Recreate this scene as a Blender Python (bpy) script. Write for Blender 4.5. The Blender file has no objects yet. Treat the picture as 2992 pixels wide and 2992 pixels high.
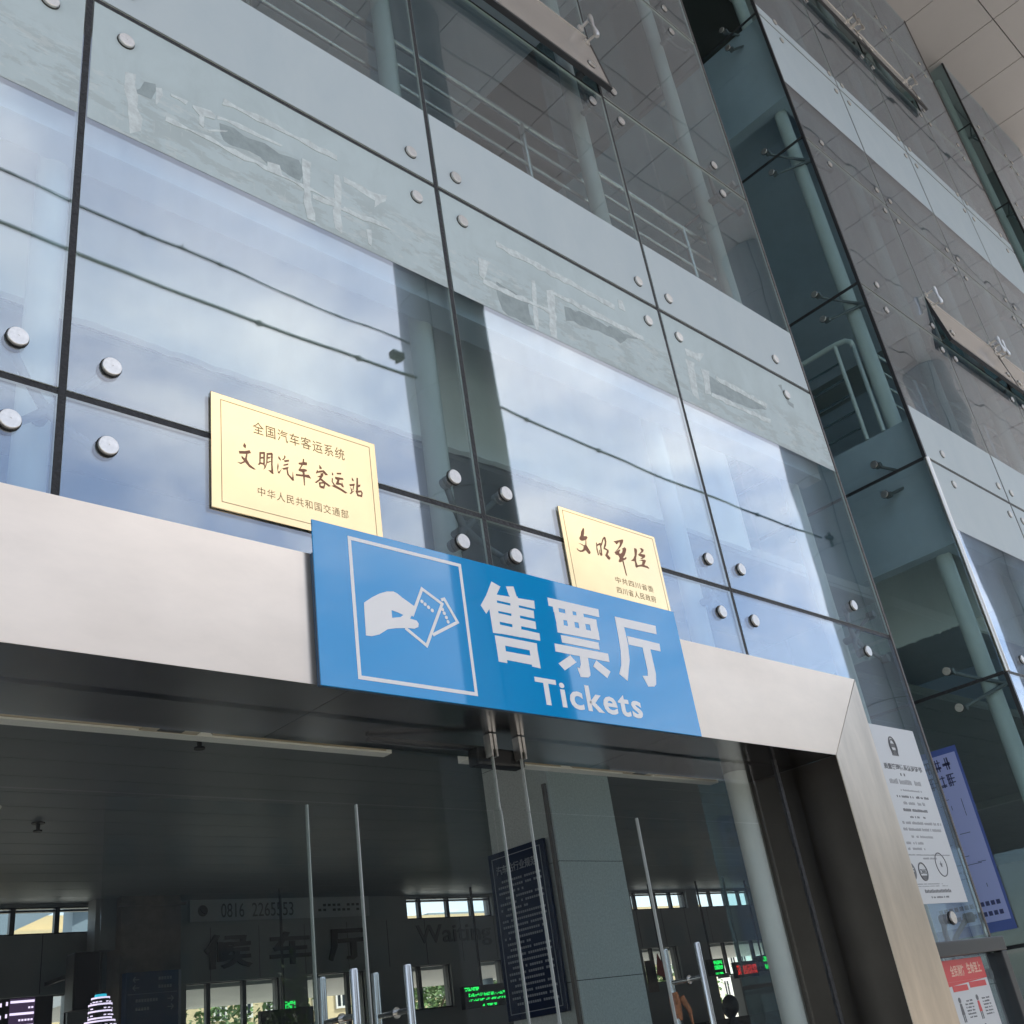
import bpy, bmesh, math, random
from mathutils import Vector, Matrix
random.seed(7)
D = bpy.data
scene = bpy.context.scene
COL = scene.collection
U = 2.7          # metres from the camera's standing line to the glass front
CH = 1.6         # eye height


def P(x, y, z):
    return Vector((U * x, U * y, U * z + CH))


# ------------------------------------------------------------------ camera
cam_d = D.cameras.new('camera')
cam = D.objects.new('camera', cam_d)
COL.objects.link(cam)
cam_d.sensor_width = 36.0
cam_d.sensor_fit = 'HORIZONTAL'
cam_d.lens = 36.0 * 3025.83 / 2992.0
cam_d.clip_start = 0.05
cam_d.clip_end = 2000
right = Vector((0.72666555, -0.67252757, -0.14022785))
down = Vector((0.22311037, 0.42408103, -0.87771125))
fwd = Vector((0.64975299, 0.60651624, 0.45821295))
cam.matrix_world = Matrix(((right.x, -down.x, -fwd.x, 0), (right.y, -down.y, -fwd.y, 0),
                           (right.z, -down.z, -fwd.z, CH), (0, 0, 0, 1)))
scene.camera = cam

# ------------------------------------------------------------------ sun, sky, exposure
SUN_EL, SUN_AZ = 54.0, 60.0      # azimuth measured from -Y (street side) towards +X
el, az = math.radians(SUN_EL), math.radians(SUN_AZ)
sdir = Vector((math.sin(az) * math.cos(el), -math.cos(az) * math.cos(el), math.sin(el)))
sun_d = D.lights.new('sun', 'SUN')
sun_d.energy = 3.6
sun_d.angle = math.radians(0.5)
sun_d.color = (1.0, 0.94, 0.84)
sun = D.objects.new('sun', sun_d)
COL.objects.link(sun)
sun.rotation_euler = sdir.to_track_quat('Z', 'Y').to_euler()
sun.location = sdir * 60

world = D.worlds.new('World')
scene.world = world
world.use_nodes = True
wt = world.node_tree
wt.nodes.clear()


def N(t, kind, **kw):
    n = t.nodes.new(kind)
    for k, v in kw.items():
        setattr(n, k, v)
    return n


def L(t, a, b):
    t.links.new(a, b)


w_out = N(wt, 'ShaderNodeOutputWorld')
w_bg = N(wt, 'ShaderNodeBackground')
w_bg.inputs['Strength'].default_value = 0.1
w_sky = N(wt, 'ShaderNodeTexSky', sky_type='NISHITA', sun_disc=False)
w_sky.sun_elevation = el
w_sky.sun_rotation = math.radians(180.0 - SUN_AZ)
w_sky.air_density = 1.0
w_sky.dust_density = 0.3
w_sky.ozone_density = 3.0
w_tc = N(wt, 'ShaderNodeTexCoord')
w_sep = N(wt, 'ShaderNodeSeparateXYZ')
L(wt, w_tc.outputs['Generated'], w_sep.inputs[0])
w_add = N(wt, 'ShaderNodeMath', operation='ADD')
L(wt, w_sep.outputs['Z'], w_add.inputs[0])
w_add.inputs[1].default_value = 0.25
w_dx = N(wt, 'ShaderNodeMath', operation='DIVIDE')
w_dy = N(wt, 'ShaderNodeMath', operation='DIVIDE')
L(wt, w_sep.outputs['X'], w_dx.inputs[0]); L(wt, w_add.outputs[0], w_dx.inputs[1])
L(wt, w_sep.outputs['Y'], w_dy.inputs[0]); L(wt, w_add.outputs[0], w_dy.inputs[1])
w_comb = N(wt, 'ShaderNodeCombineXYZ')
L(wt, w_dx.outputs[0], w_comb.inputs[0]); L(wt, w_dy.outputs[0], w_comb.inputs[1])
w_n = N(wt, 'ShaderNodeTexNoise')
w_n.inputs['Scale'].default_value = 2.7
w_n.inputs['Detail'].default_value = 9
w_n.inputs['Roughness'].default_value = 0.56
w_n.inputs['Distortion'].default_value = 0.35
L(wt, w_comb.outputs[0], w_n.inputs['Vector'])
# more cloud towards the sun's side (+X)
w_bias = N(wt, 'ShaderNodeMath', operation='MULTIPLY_ADD')
L(wt, w_sep.outputs['X'], w_bias.inputs[0])
w_bias.inputs[1].default_value = 0.21
L(wt, w_n.outputs['Fac'], w_bias.inputs[2])
w_r = N(wt, 'ShaderNodeValToRGB')
w_r.color_ramp.elements[0].position = 0.47
w_r.color_ramp.elements[0].color = (0.30, 0.30, 0.30, 1)
w_r.color_ramp.elements[1].position = 0.74
w_r.color_ramp.elements[1].color = (1, 1, 1, 1)
w_b2 = N(wt, 'ShaderNodeMath', operation='MULTIPLY_ADD')
L(wt, w_sep.outputs['Z'], w_b2.inputs[0])
w_b2.inputs[1].default_value = 0.55
w_b2.inputs[2].default_value = -0.33
w_b3 = N(wt, 'ShaderNodeMath', operation='ADD')
L(wt, w_bias.outputs[0], w_b3.inputs[0])
L(wt, w_b2.outputs[0], w_b3.inputs[1])
L(wt, w_b3.outputs[0], w_r.inputs['Fac'])
w_mix = N(wt, 'ShaderNodeMixRGB', blend_type='MIX')
L(wt, w_r.outputs['Color'], w_mix.inputs['Fac'])
L(wt, w_sky.outputs['Color'], w_mix.inputs['Color1'])
w_n2 = N(wt, 'ShaderNodeTexNoise')
w_n2.inputs['Scale'].default_value = 3.4
w_n2.inputs['Detail'].default_value = 7
L(wt, w_comb.outputs[0], w_n2.inputs['Vector'])
w_r2 = N(wt, 'ShaderNodeValToRGB')
w_r2.color_ramp.elements[0].position = 0.36
w_r2.color_ramp.elements[0].color = (6.3, 6.9, 7.8, 1)
w_r2.color_ramp.elements[1].position = 0.56
w_r2.color_ramp.elements[1].color = (10.6, 10.4, 10.2, 1)
L(wt, w_n2.outputs['Fac'], w_r2.inputs['Fac'])
L(wt, w_r2.outputs['Color'], w_mix.inputs['Color2'])
L(wt, w_mix.outputs['Color'], w_bg.inputs['Color'])
L(wt, w_bg.outputs['Background'], w_out.inputs['Surface'])

scene.view_settings.view_transform = 'Standard'
scene.view_settings.look = 'None'
scene.view_settings.gamma = 1.0
scene.view_settings.exposure = 1.25
cy = scene.cycles
cy.max_bounces = 10
cy.diffuse_bounces = 4
cy.glossy_bounces = 6
cy.transmission_bounces = 6
cy.transparent_max_bounces = 24
cy.caustics_reflective = False
cy.caustics_refractive = False
cy.sample_clamp_indirect = 6.0
cy.use_denoising = True


# ------------------------------------------------------------------ materials
def mat(name, color=(0.5, 0.5, 0.5), rough=0.5, metal=0.0, spec=0.5, coat=0.0, noise=0.0, nscale=6.0,
        nstretch=(1, 1, 1), bump=0.0, bscale=40.0, emit=None, estr=0.0, rough_var=0.0):
    m = D.materials.new(name)
    m.use_nodes = True
    t = m.node_tree
    b = t.nodes['Principled BSDF']
    b.inputs['Base Color'].default_value = (*color, 1)
    b.inputs['Roughness'].default_value = rough
    b.inputs['Metallic'].default_value = metal
    b.inputs['Specular IOR Level'].default_value = spec
    b.inputs['Coat Weight'].default_value = coat
    b.inputs['Coat Roughness'].default_value = 0.02
    if emit:
        b.inputs['Emission Color'].default_value = (*emit, 1)
        b.inputs['Emission Strength'].default_value = estr
    if noise or bump or rough_var:
        tc = N(t, 'ShaderNodeTexCoord')
        mp = N(t, 'ShaderNodeMapping')
        mp.inputs['Scale'].default_value = nstretch
        L(t, tc.outputs['Object'], mp.inputs['Vector'])
    if noise:
        n = N(t, 'ShaderNodeTexNoise')
        n.inputs['Scale'].default_value = nscale
        n.inputs['Detail'].default_value = 6
        n.inputs['Roughness'].default_value = 0.65
        L(t, mp.outputs[0], n.inputs['Vector'])
        r = N(t, 'ShaderNodeMapRange')
        r.inputs['From Min'].default_value = 0.3
        r.inputs['From Max'].default_value = 0.7
        r.inputs['To Min'].default_value = 1 - noise
        r.inputs['To Max'].default_value = 1 + noise
        L(t, n.outputs['Fac'], r.inputs['Value'])
        mx = N(t, 'ShaderNodeVectorMath', operation='SCALE')
        mx.inputs[0].default_value = color
        L(t, r.outputs[0], mx.inputs['Scale'])
        L(t, mx.outputs[0], b.inputs['Base Color'])
    if rough_var:
        n3 = N(t, 'ShaderNodeTexNoise')
        n3.inputs['Scale'].default_value = nscale * 0.7
        n3.inputs['Detail'].default_value = 5
        L(t, mp.outputs[0], n3.inputs['Vector'])
        r3 = N(t, 'ShaderNodeMapRange')
        r3.inputs['From Min'].default_value = 0.3
        r3.inputs['From Max'].default_value = 0.7
        r3.inputs['To Min'].default_value = max(0.02, rough - rough_var)
        r3.inputs['To Max'].default_value = rough + rough_var
        L(t, n3.outputs['Fac'], r3.inputs['Value'])
        L(t, r3.outputs[0], b.inputs['Roughness'])
    if bump:
        n2 = N(t, 'ShaderNodeTexNoise')
        n2.inputs['Scale'].default_value = bscale
        n2.inputs['Detail'].default_value = 3
        L(t, mp.outputs[0], n2.inputs['Vector'])
        bp = N(t, 'ShaderNodeBump')
        bp.inputs['Strength'].default_value = bump
        bp.inputs['Distance'].default_value = 0.02
        L(t, n2.outputs['Fac'], bp.inputs['Height'])
        L(t, bp.outputs[0], b.inputs['Normal'])
    return m


def glass_mat(name, tint, ior=1.6, warp=0.0, dirt_haze=0.0, wscale=0.9, mirror=0.0):
    m = D.materials.new(name)
    m.use_nodes = True
    t = m.node_tree
    t.nodes.clear()
    out = N(t, 'ShaderNodeOutputMaterial')
    tr = N(t, 'ShaderNodeBsdfTransparent')
    tr.inputs['Color'].default_value = (*tint, 1)
    gl = N(t, 'ShaderNodeBsdfGlossy')
    gl.inputs['Roughness'].default_value = 0.0
    gl.inputs['Color'].default_value = (0.88, 0.91, 1.0, 1)
    fr = N(t, 'ShaderNodeFresnel')
    fr.inputs['IOR'].default_value = ior
    # a front and a back face both see the same angle: keep the fresnel two-sided
    geo = N(t, 'ShaderNodeNewGeometry')
    inv = N(t, 'ShaderNodeMath', operation='DIVIDE')
    inv.inputs[0].default_value = 1.0
    inv.inputs[1].default_value = ior
    mi = N(t, 'ShaderNodeMix')
    L(t, geo.outputs['Backfacing'], mi.inputs[0])
    mi.inputs[2].default_value = ior
    mi.inputs[3].default_value = 1.0 / ior
    L(t, mi.outputs[0], fr.inputs['IOR'])
    tc = N(t, 'ShaderNodeTexCoord')
    if warp:
        n = N(t, 'ShaderNodeTexNoise')
        n.inputs['Scale'].default_value = wscale
        n.inputs['Detail'].default_value = 1.5
        L(t, tc.outputs['Object'], n.inputs['Vector'])
        bp = N(t, 'ShaderNodeBump')
        bp.inputs['Strength'].default_value = 1.0
        bp.inputs['Distance'].default_value = warp
        L(t, n.outputs['Fac'], bp.inputs['Height'])
        L(t, bp.outputs[0], gl.inputs['Normal'])
    # reflective coating: lifts the reflectance at steep angles
    mr = N(t, 'ShaderNodeMath', operation='MULTIPLY_ADD')
    L(t, fr.outputs[0], mr.inputs[0])
    mr.inputs[1].default_value = 1.0 - mirror
    mr.inputs[2].default_value = mirror
    mix = N(t, 'ShaderNodeMixShader')
    L(t, mr.outputs[0], mix.inputs['Fac'])
    L(t, tr.outputs[0], mix.inputs[1])
    L(t, gl.outputs[0], mix.inputs[2])
    last = mix
    if dirt_haze:
        df = N(t, 'ShaderNodeBsdfDiffuse')  # pale dirt that also paints haze and sheen over the panes
        df.inputs['Color'].default_value = (0.52, 0.53, 0.56, 1)
        n2 = N(t, 'ShaderNodeTexNoise')
        n2.inputs['Scale'].default_value = 2.2
        n2.inputs['Detail'].default_value = 8
        n2.inputs['Roughness'].default_value = 0.7
        mp = N(t, 'ShaderNodeMapping')
        mp.inputs['Scale'].default_value = (2.5, 2.5, 0.6)
        L(t, tc.outputs['Object'], mp.inputs['Vector'])
        L(t, mp.outputs[0], n2.inputs['Vector'])
        r = N(t, 'ShaderNodeMapRange')
        r.inputs['From Min'].default_value = 0.42
        r.inputs['From Max'].default_value = 0.8
        r.inputs['To Min'].default_value = dirt_haze * 0.3
        r.inputs['To Max'].default_value = dirt_haze * 2.2
        L(t, n2.outputs['Fac'], r.inputs['Value'])
        mix2 = N(t, 'ShaderNodeMixShader')
        L(t, r.outputs[0], mix2.inputs['Fac'])
        L(t, mix.outputs[0], mix2.inputs[1])
        L(t, df.outputs[0], mix2.inputs[2])
        last = mix2
    L(t, last.outputs[0], out.inputs['Surface'])
    return m


M = {}
M['glass'] = glass_mat('tinted_glass', (0.90, 0.975, 0.975), 1.5, warp=0.002, dirt_haze=0.02, mirror=0.15)
M['glass_side'] = glass_mat('tinted_side_glass', (0.90, 0.97, 0.97), 1.45, warp=0.001, dirt_haze=0.012)
M['glass_clear'] = glass_mat('clear_door_glass', (0.93, 0.95, 0.94), 1.28, warp=0.0006, dirt_haze=0.003)
M['glass_vent'] = mat('tan_vent_reflection', (0.40, 0.36, 0.325), 0.12, 0, 0.5, noise=0.06, nscale=1.5)  # opaque tan puts the tilted glass's warm reflection into the colour
M['glass_bay'] = glass_mat('tinted_bay_glass', (0.76, 0.86, 0.88), 1.5, warp=0.004, dirt_haze=0.045, mirror=0.19)
M['glass_edge'] = mat('glass_edge', (0.62, 0.70, 0.68), 0.15, 0, 0.8)
M['door_edge'] = mat('door_glass_edge', (0.40, 0.43, 0.42), 0.25, 0, 0.6)
M['silicone'] = mat('black_silicone', (0.022, 0.023, 0.026), 0.45, 0, 0.4, noise=0.4, nscale=30, bump=0.5, bscale=60)
M['trim'] = mat('edge_trim', (0.10, 0.085, 0.08), 0.5, 0.0, 0.5, noise=0.35, nscale=9)
M['trim_steel'] = mat('bright_edge_trim', (0.78, 0.72, 0.64), 0.28, 1.0)
M['disc'] = mat('turned_steel', (0.66, 0.635, 0.60), 0.36, 1.0, noise=0.12, nscale=60)
M['spider'] = mat('spider_steel', (0.16, 0.17, 0.175), 0.5, 0.4)
M['gasket'] = mat('rubber', (0.02, 0.02, 0.02), 0.6)
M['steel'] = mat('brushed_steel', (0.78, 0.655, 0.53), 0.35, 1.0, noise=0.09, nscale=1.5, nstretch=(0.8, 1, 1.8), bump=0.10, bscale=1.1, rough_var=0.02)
M['steel_jamb'] = mat('brushed_steel_jamb', (0.60, 0.515, 0.42), 0.33, 1.0, noise=0.20, nscale=1.4, nstretch=(3.5, 1, 0.8), bump=0.08, bscale=1.6)  # darker copy of the header steel, mirrored tones put into its streaks
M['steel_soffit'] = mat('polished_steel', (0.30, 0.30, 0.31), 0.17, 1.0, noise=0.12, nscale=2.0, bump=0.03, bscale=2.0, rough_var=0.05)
M['steel_handle'] = mat('handle_steel', (0.58, 0.58, 0.56), 0.2, 1.0)
M['dark_metal'] = mat('dark_frame', (0.035, 0.038, 0.042), 0.4, 0.3)
M['sign_blue'] = mat('sign_blue', (0.0, 0.285, 0.66), 0.03, 0, 1.0, noise=0.03, nscale=2.0)
M['sign_white'] = mat('sign_white', (0.86, 0.85, 0.85), 0.2, 0, 0.5)
M['sign_edge'] = mat('sign_edge', (0.05, 0.10, 0.17), 0.5)
M['gold'] = mat('gold_plate', (0.94, 0.70, 0.38), 0.20, 0.95, 0.5, noise=0.04, nscale=3.0, bump=0.03, bscale=3.0, rough_var=0.07)
M['gold_edge'] = mat('gold_plate_edge', (0.42, 0.33, 0.22), 0.5, 0.3)
M['engrave'] = mat('brown_lettering', (0.30, 0.13, 0.065), 0.5)
M['engrave_thin'] = mat('thin_brown_lettering', (0.36, 0.25, 0.11), 0.5)
M['pipe'] = mat('pipe_paint', (0.60, 0.63, 0.62), 0.38, 0, 0.5, noise=0.05, nscale=3)
M['slab'] = mat('slab_paint', (0.42, 0.47, 0.54), 0.7, noise=0.08, nscale=2)
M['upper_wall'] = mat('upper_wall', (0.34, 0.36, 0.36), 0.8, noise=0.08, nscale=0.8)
M['panel_white'] = mat('interior_panel', (0.88, 0.90, 0.89), 0.6, noise=0.06, nscale=2)
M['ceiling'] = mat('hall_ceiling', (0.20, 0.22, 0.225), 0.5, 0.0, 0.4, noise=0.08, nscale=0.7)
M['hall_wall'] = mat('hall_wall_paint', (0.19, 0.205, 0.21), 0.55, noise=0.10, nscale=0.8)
M['hall_floor'] = mat('hall_floor_tile', (0.42, 0.41, 0.39), 0.2, noise=0.15, nscale=1.5)
M['granite'] = mat('grey_granite', (0.60, 0.63, 0.62), 0.6, 0, 0.3, noise=0.16, nscale=55, bump=0.25, bscale=70)
M['brown_stone'] = mat('brown_stone', (0.14, 0.115, 0.10), 0.6, noise=0.2, nscale=8)
M['board_navy'] = mat('navy_board', (0.012, 0.022, 0.060), 0.25, 0, 0.5)
M['board_blue'] = mat('blue_board', (0.012, 0.035, 0.10), 0.3, 0, 0.5)
M['board_text'] = mat('pale_board_text', (0.30, 0.32, 0.36), 0.6)
M['banner_white'] = mat('banner_vinyl', (0.30, 0.32, 0.33), 0.5)
M['black'] = mat('black_lettering', (0.008, 0.009, 0.010), 0.5)
M['letter_dim'] = mat('dim_lettering', (0.10, 0.11, 0.115), 0.6)
M['black_box'] = mat('black_plastic', (0.006, 0.006, 0.007), 0.5)
M['curtain'] = mat('cream_plastic', (0.52, 0.42, 0.29), 0.45, noise=0.12, nscale=7, nstretch=(1, 6, 6))
M['curtain_white'] = mat('white_plastic', (0.86, 0.83, 0.77), 0.4)
M['paper'] = mat('paper_white', (0.62, 0.64, 0.66), 0.28, 0, 0.5, coat=0.5, bump=0.15, bscale=2.0)
M['ink'] = mat('grey_ink', (0.14, 0.145, 0.155), 0.6)
M['ink_pale'] = mat('pale_ink', (0.34, 0.35, 0.37), 0.6)
M['red'] = mat('red_print', (0.62, 0.045, 0.05), 0.4, 0, 0.5, coat=0.3)
M['pink'] = mat('pink_print', (0.72, 0.16, 0.14), 0.4)
M['peach'] = mat('peach_print', (0.75, 0.45, 0.35), 0.4)
M['notice'] = mat('lilac_notice', (0.42, 0.48, 0.85), 0.4)
M['notice_edge'] = mat('blue_notice_border', (0.08, 0.13, 0.42), 0.4)
M['notice_ink'] = mat('notice_ink', (0.05, 0.06, 0.18), 0.5)
M['soffit'] = mat('soffit_panel', (0.47, 0.452, 0.45), 0.42, 0.0, 0.35, noise=0.05, nscale=0.35)
M['soffit_gap'] = mat('soffit_gap', (0.06, 0.055, 0.05), 0.8)
M['column'] = mat('column_cladding', (0.40, 0.43, 0.46), 0.35, 0.15, 0.5, noise=0.06, nscale=1.0)
M['column_gap'] = mat('column_gap', (0.04, 0.045, 0.05), 0.7)
M['cable'] = mat('cable_black', (0.012, 0.013, 0.015), 0.55)
M['ground'] = mat('paving', (0.44, 0.42, 0.395), 0.8, noise=0.14, nscale=1.2)
M['asphalt'] = mat('asphalt', (0.05, 0.05, 0.052), 0.85, noise=0.2, nscale=2)
M['cream_wall'] = mat('cream_render', (0.62, 0.52, 0.33), 0.8, noise=0.06, nscale=0.5)
M['street_dark'] = mat('grey_render', (0.12, 0.115, 0.11), 0.85, noise=0.1, nscale=0.3)
M['window_dark'] = mat('window_dark', (0.03, 0.04, 0.05), 0.1, 0, 0.6)
M['white_paint'] = mat('white_paint', (0.75, 0.75, 0.73), 0.5)
M['blue_grey'] = mat('blue_grey_paint', (0.20, 0.28, 0.36), 0.6)
M['leaf'] = mat('leaf', (0.085, 0.165, 0.04), 0.55, noise=0.5, nscale=1.2)
M['bark'] = mat('bark', (0.09, 0.065, 0.045), 0.9, noise=0.3, nscale=8)
M['led_green'] = mat('green_led', (0, 0.02, 0), 0.5, emit=(0.02, 1.0, 0.15), estr=0.55)
M['led_red'] = mat('red_led', (0.02, 0, 0), 0.5, emit=(1.0, 0.03, 0.02), estr=0.45)
M['led_white'] = mat('violet_led', (0.02, 0.02, 0.02), 0.5, emit=(0.85, 0.72, 1.0), estr=0.6)
M['led_dim'] = mat('dim_violet_led', (0.02, 0.02, 0.02), 0.5, emit=(0.35, 0.2, 0.5), estr=0.06)
M['led_cyan'] = mat('cyan_led', (0.0, 0.02, 0.02), 0.5, emit=(0.05, 0.7, 1.0), estr=0.35)
M['cloth_dark'] = mat('dark_cloth', (0.022, 0.024, 0.028), 0.8)
M['skin'] = mat('skin', (0.36, 0.22, 0.16), 0.5)
M['hair'] = mat('hair', (0.012, 0.010, 0.009), 0.5)
M['tape'] = mat('orange_cloth', (0.33, 0.13, 0.06), 0.8, noise=0.4, nscale=60)
M['residue'] = mat('glue_residue', (0.62, 0.68, 0.685), 0.75, noise=0.22, nscale=22)
M['scraped'] = mat('scraped_film', (0.30, 0.36, 0.37), 0.45, noise=0.18, nscale=14)
M['flag_red'] = mat('flag_red', (0.28, 0.03, 0.02), 0.6)


def film_mat(name, base, dark, amount, nscale):
    m = D.materials.new(name)
    m.use_nodes = True
    t = m.node_tree
    b = t.nodes['Principled BSDF']
    b.inputs['Roughness'].default_value = 0.55
    b.inputs['Specular IOR Level'].default_value = 0.25
    tc = N(t, 'ShaderNodeTexCoord')
    mp = N(t, 'ShaderNodeMapping')
    mp.inputs['Scale'].default_value = (1.6, 1.6, 0.9)
    L(t, tc.outputs['Object'], mp.inputs[0])
    n = N(t, 'ShaderNodeTexNoise')
    n.inputs['Scale'].default_value = nscale
    n.inputs['Detail'].default_value = 9
    n.inputs['Roughness'].default_value = 0.68
    n.inputs['Distortion'].default_value = 0.4
    L(t, mp.outputs[0], n.inputs['Vector'])
    r = N(t, 'ShaderNodeMapRange')
    r.inputs['From Min'].default_value = 0.40
    r.inputs['From Max'].default_value = 0.66
    r.inputs['To Min'].default_value = 0
    r.inputs['To Max'].default_value = amount
    L(t, n.outputs['Fac'], r.inputs['Value'])
    mx = N(t, 'ShaderNodeMixRGB')
    mx.inputs['Color1'].default_value = (*base, 1)
    mx.inputs['Color2'].default_value = (*dark, 1)
    L(t, r.outputs[0], mx.inputs['Fac'])
    L(t, mx.outputs[0], b.inputs['Base Color'])
    return m


M['film'] = film_mat('frosted_film', (0.53, 0.60, 0.63), (0.48, 0.56, 0.60), 0.7, 1.4)
M['film_worn'] = film_mat('worn_frosted_film', (0.53, 0.62, 0.64), (0.45, 0.53, 0.545), 0.7, 2.4)


def wear(m):
    """torn glue bands: pale specks and grey scraped patches low in the film"""
    t = m.node_tree
    b = t.nodes['Principled BSDF']
    src = b.inputs['Base Color'].links[0].from_socket
    tc = N(t, 'ShaderNodeTexCoord')
    sp = N(t, 'ShaderNodeSeparateXYZ')
    L(t, tc.outputs['Object'], sp.inputs[0])
    mask = N(t, 'ShaderNodeValToRGB')
    cr = mask.color_ramp
    cr.elements[0].position = 0.0; cr.elements[0].color = (0.9, 0.9, 0.9, 1)
    cr.elements[1].position = 0.62; cr.elements[1].color = (0, 0, 0, 1)
    e2 = cr.elements.new(0.42); e2.color = (0.95, 0.95, 0.95, 1)
    mr = N(t, 'ShaderNodeMapRange')
    mr.inputs['From Min'].default_value = 0.28
    mr.inputs['From Max'].default_value = 0.93
    L(t, sp.outputs['Z'], mr.inputs['Value'])
    L(t, mr.outputs[0], mask.inputs['Fac'])
    for scale, stretch, lo, hi, col, seed in ((5.0, (0.6, 1, 1.9), 0.50, 0.53, (0.36, 0.405, 0.40), 0.0), (17.0, (0.5, 1, 1.5), 0.57, 0.60, (0.64, 0.68, 0.67), 3.1), (34.0, (1.6, 1, 0.35), 0.60, 0.63, (0.60, 0.65, 0.645), 7.7)):
        mp = N(t, 'ShaderNodeMapping')
        mp.inputs['Scale'].default_value = stretch
        mp.inputs['Location'].default_value = (seed, seed, 0)
        L(t, tc.outputs['Object'], mp.inputs[0])
        n = N(t, 'ShaderNodeTexNoise')
        n.inputs['Scale'].default_value = scale
        n.inputs['Detail'].default_value = 9
        n.inputs['Roughness'].default_value = 0.7
        L(t, mp.outputs[0], n.inputs['Vector'])
        r = N(t, 'ShaderNodeMapRange')
        r.inputs['From Min'].default_value = lo
        r.inputs['From Max'].default_value = hi
        L(t, n.outputs['Fac'], r.inputs['Value'])
        mul = N(t, 'ShaderNodeMath', operation='MULTIPLY')
        L(t, r.outputs[0], mul.inputs[0]); L(t, mask.outputs['Color'], mul.inputs[1])
        sc = N(t, 'ShaderNodeMath', operation='MULTIPLY')
        L(t, mul.outputs[0], sc.inputs[0]); sc.inputs[1].default_value = 0.42
        mx = N(t, 'ShaderNodeMixRGB')
        L(t, sc.outputs[0], mx.inputs['Fac'])
        L(t, src, mx.inputs['Color1'])
        mx.inputs['Color2'].default_value = (*col, 1)
        src = mx.outputs['Color']
    L(t, src, b.inputs['Base Color'])


wear(M['film_worn'])


# ------------------------------------------------------------------ mesh helpers
ORIGIN = {}


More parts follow.
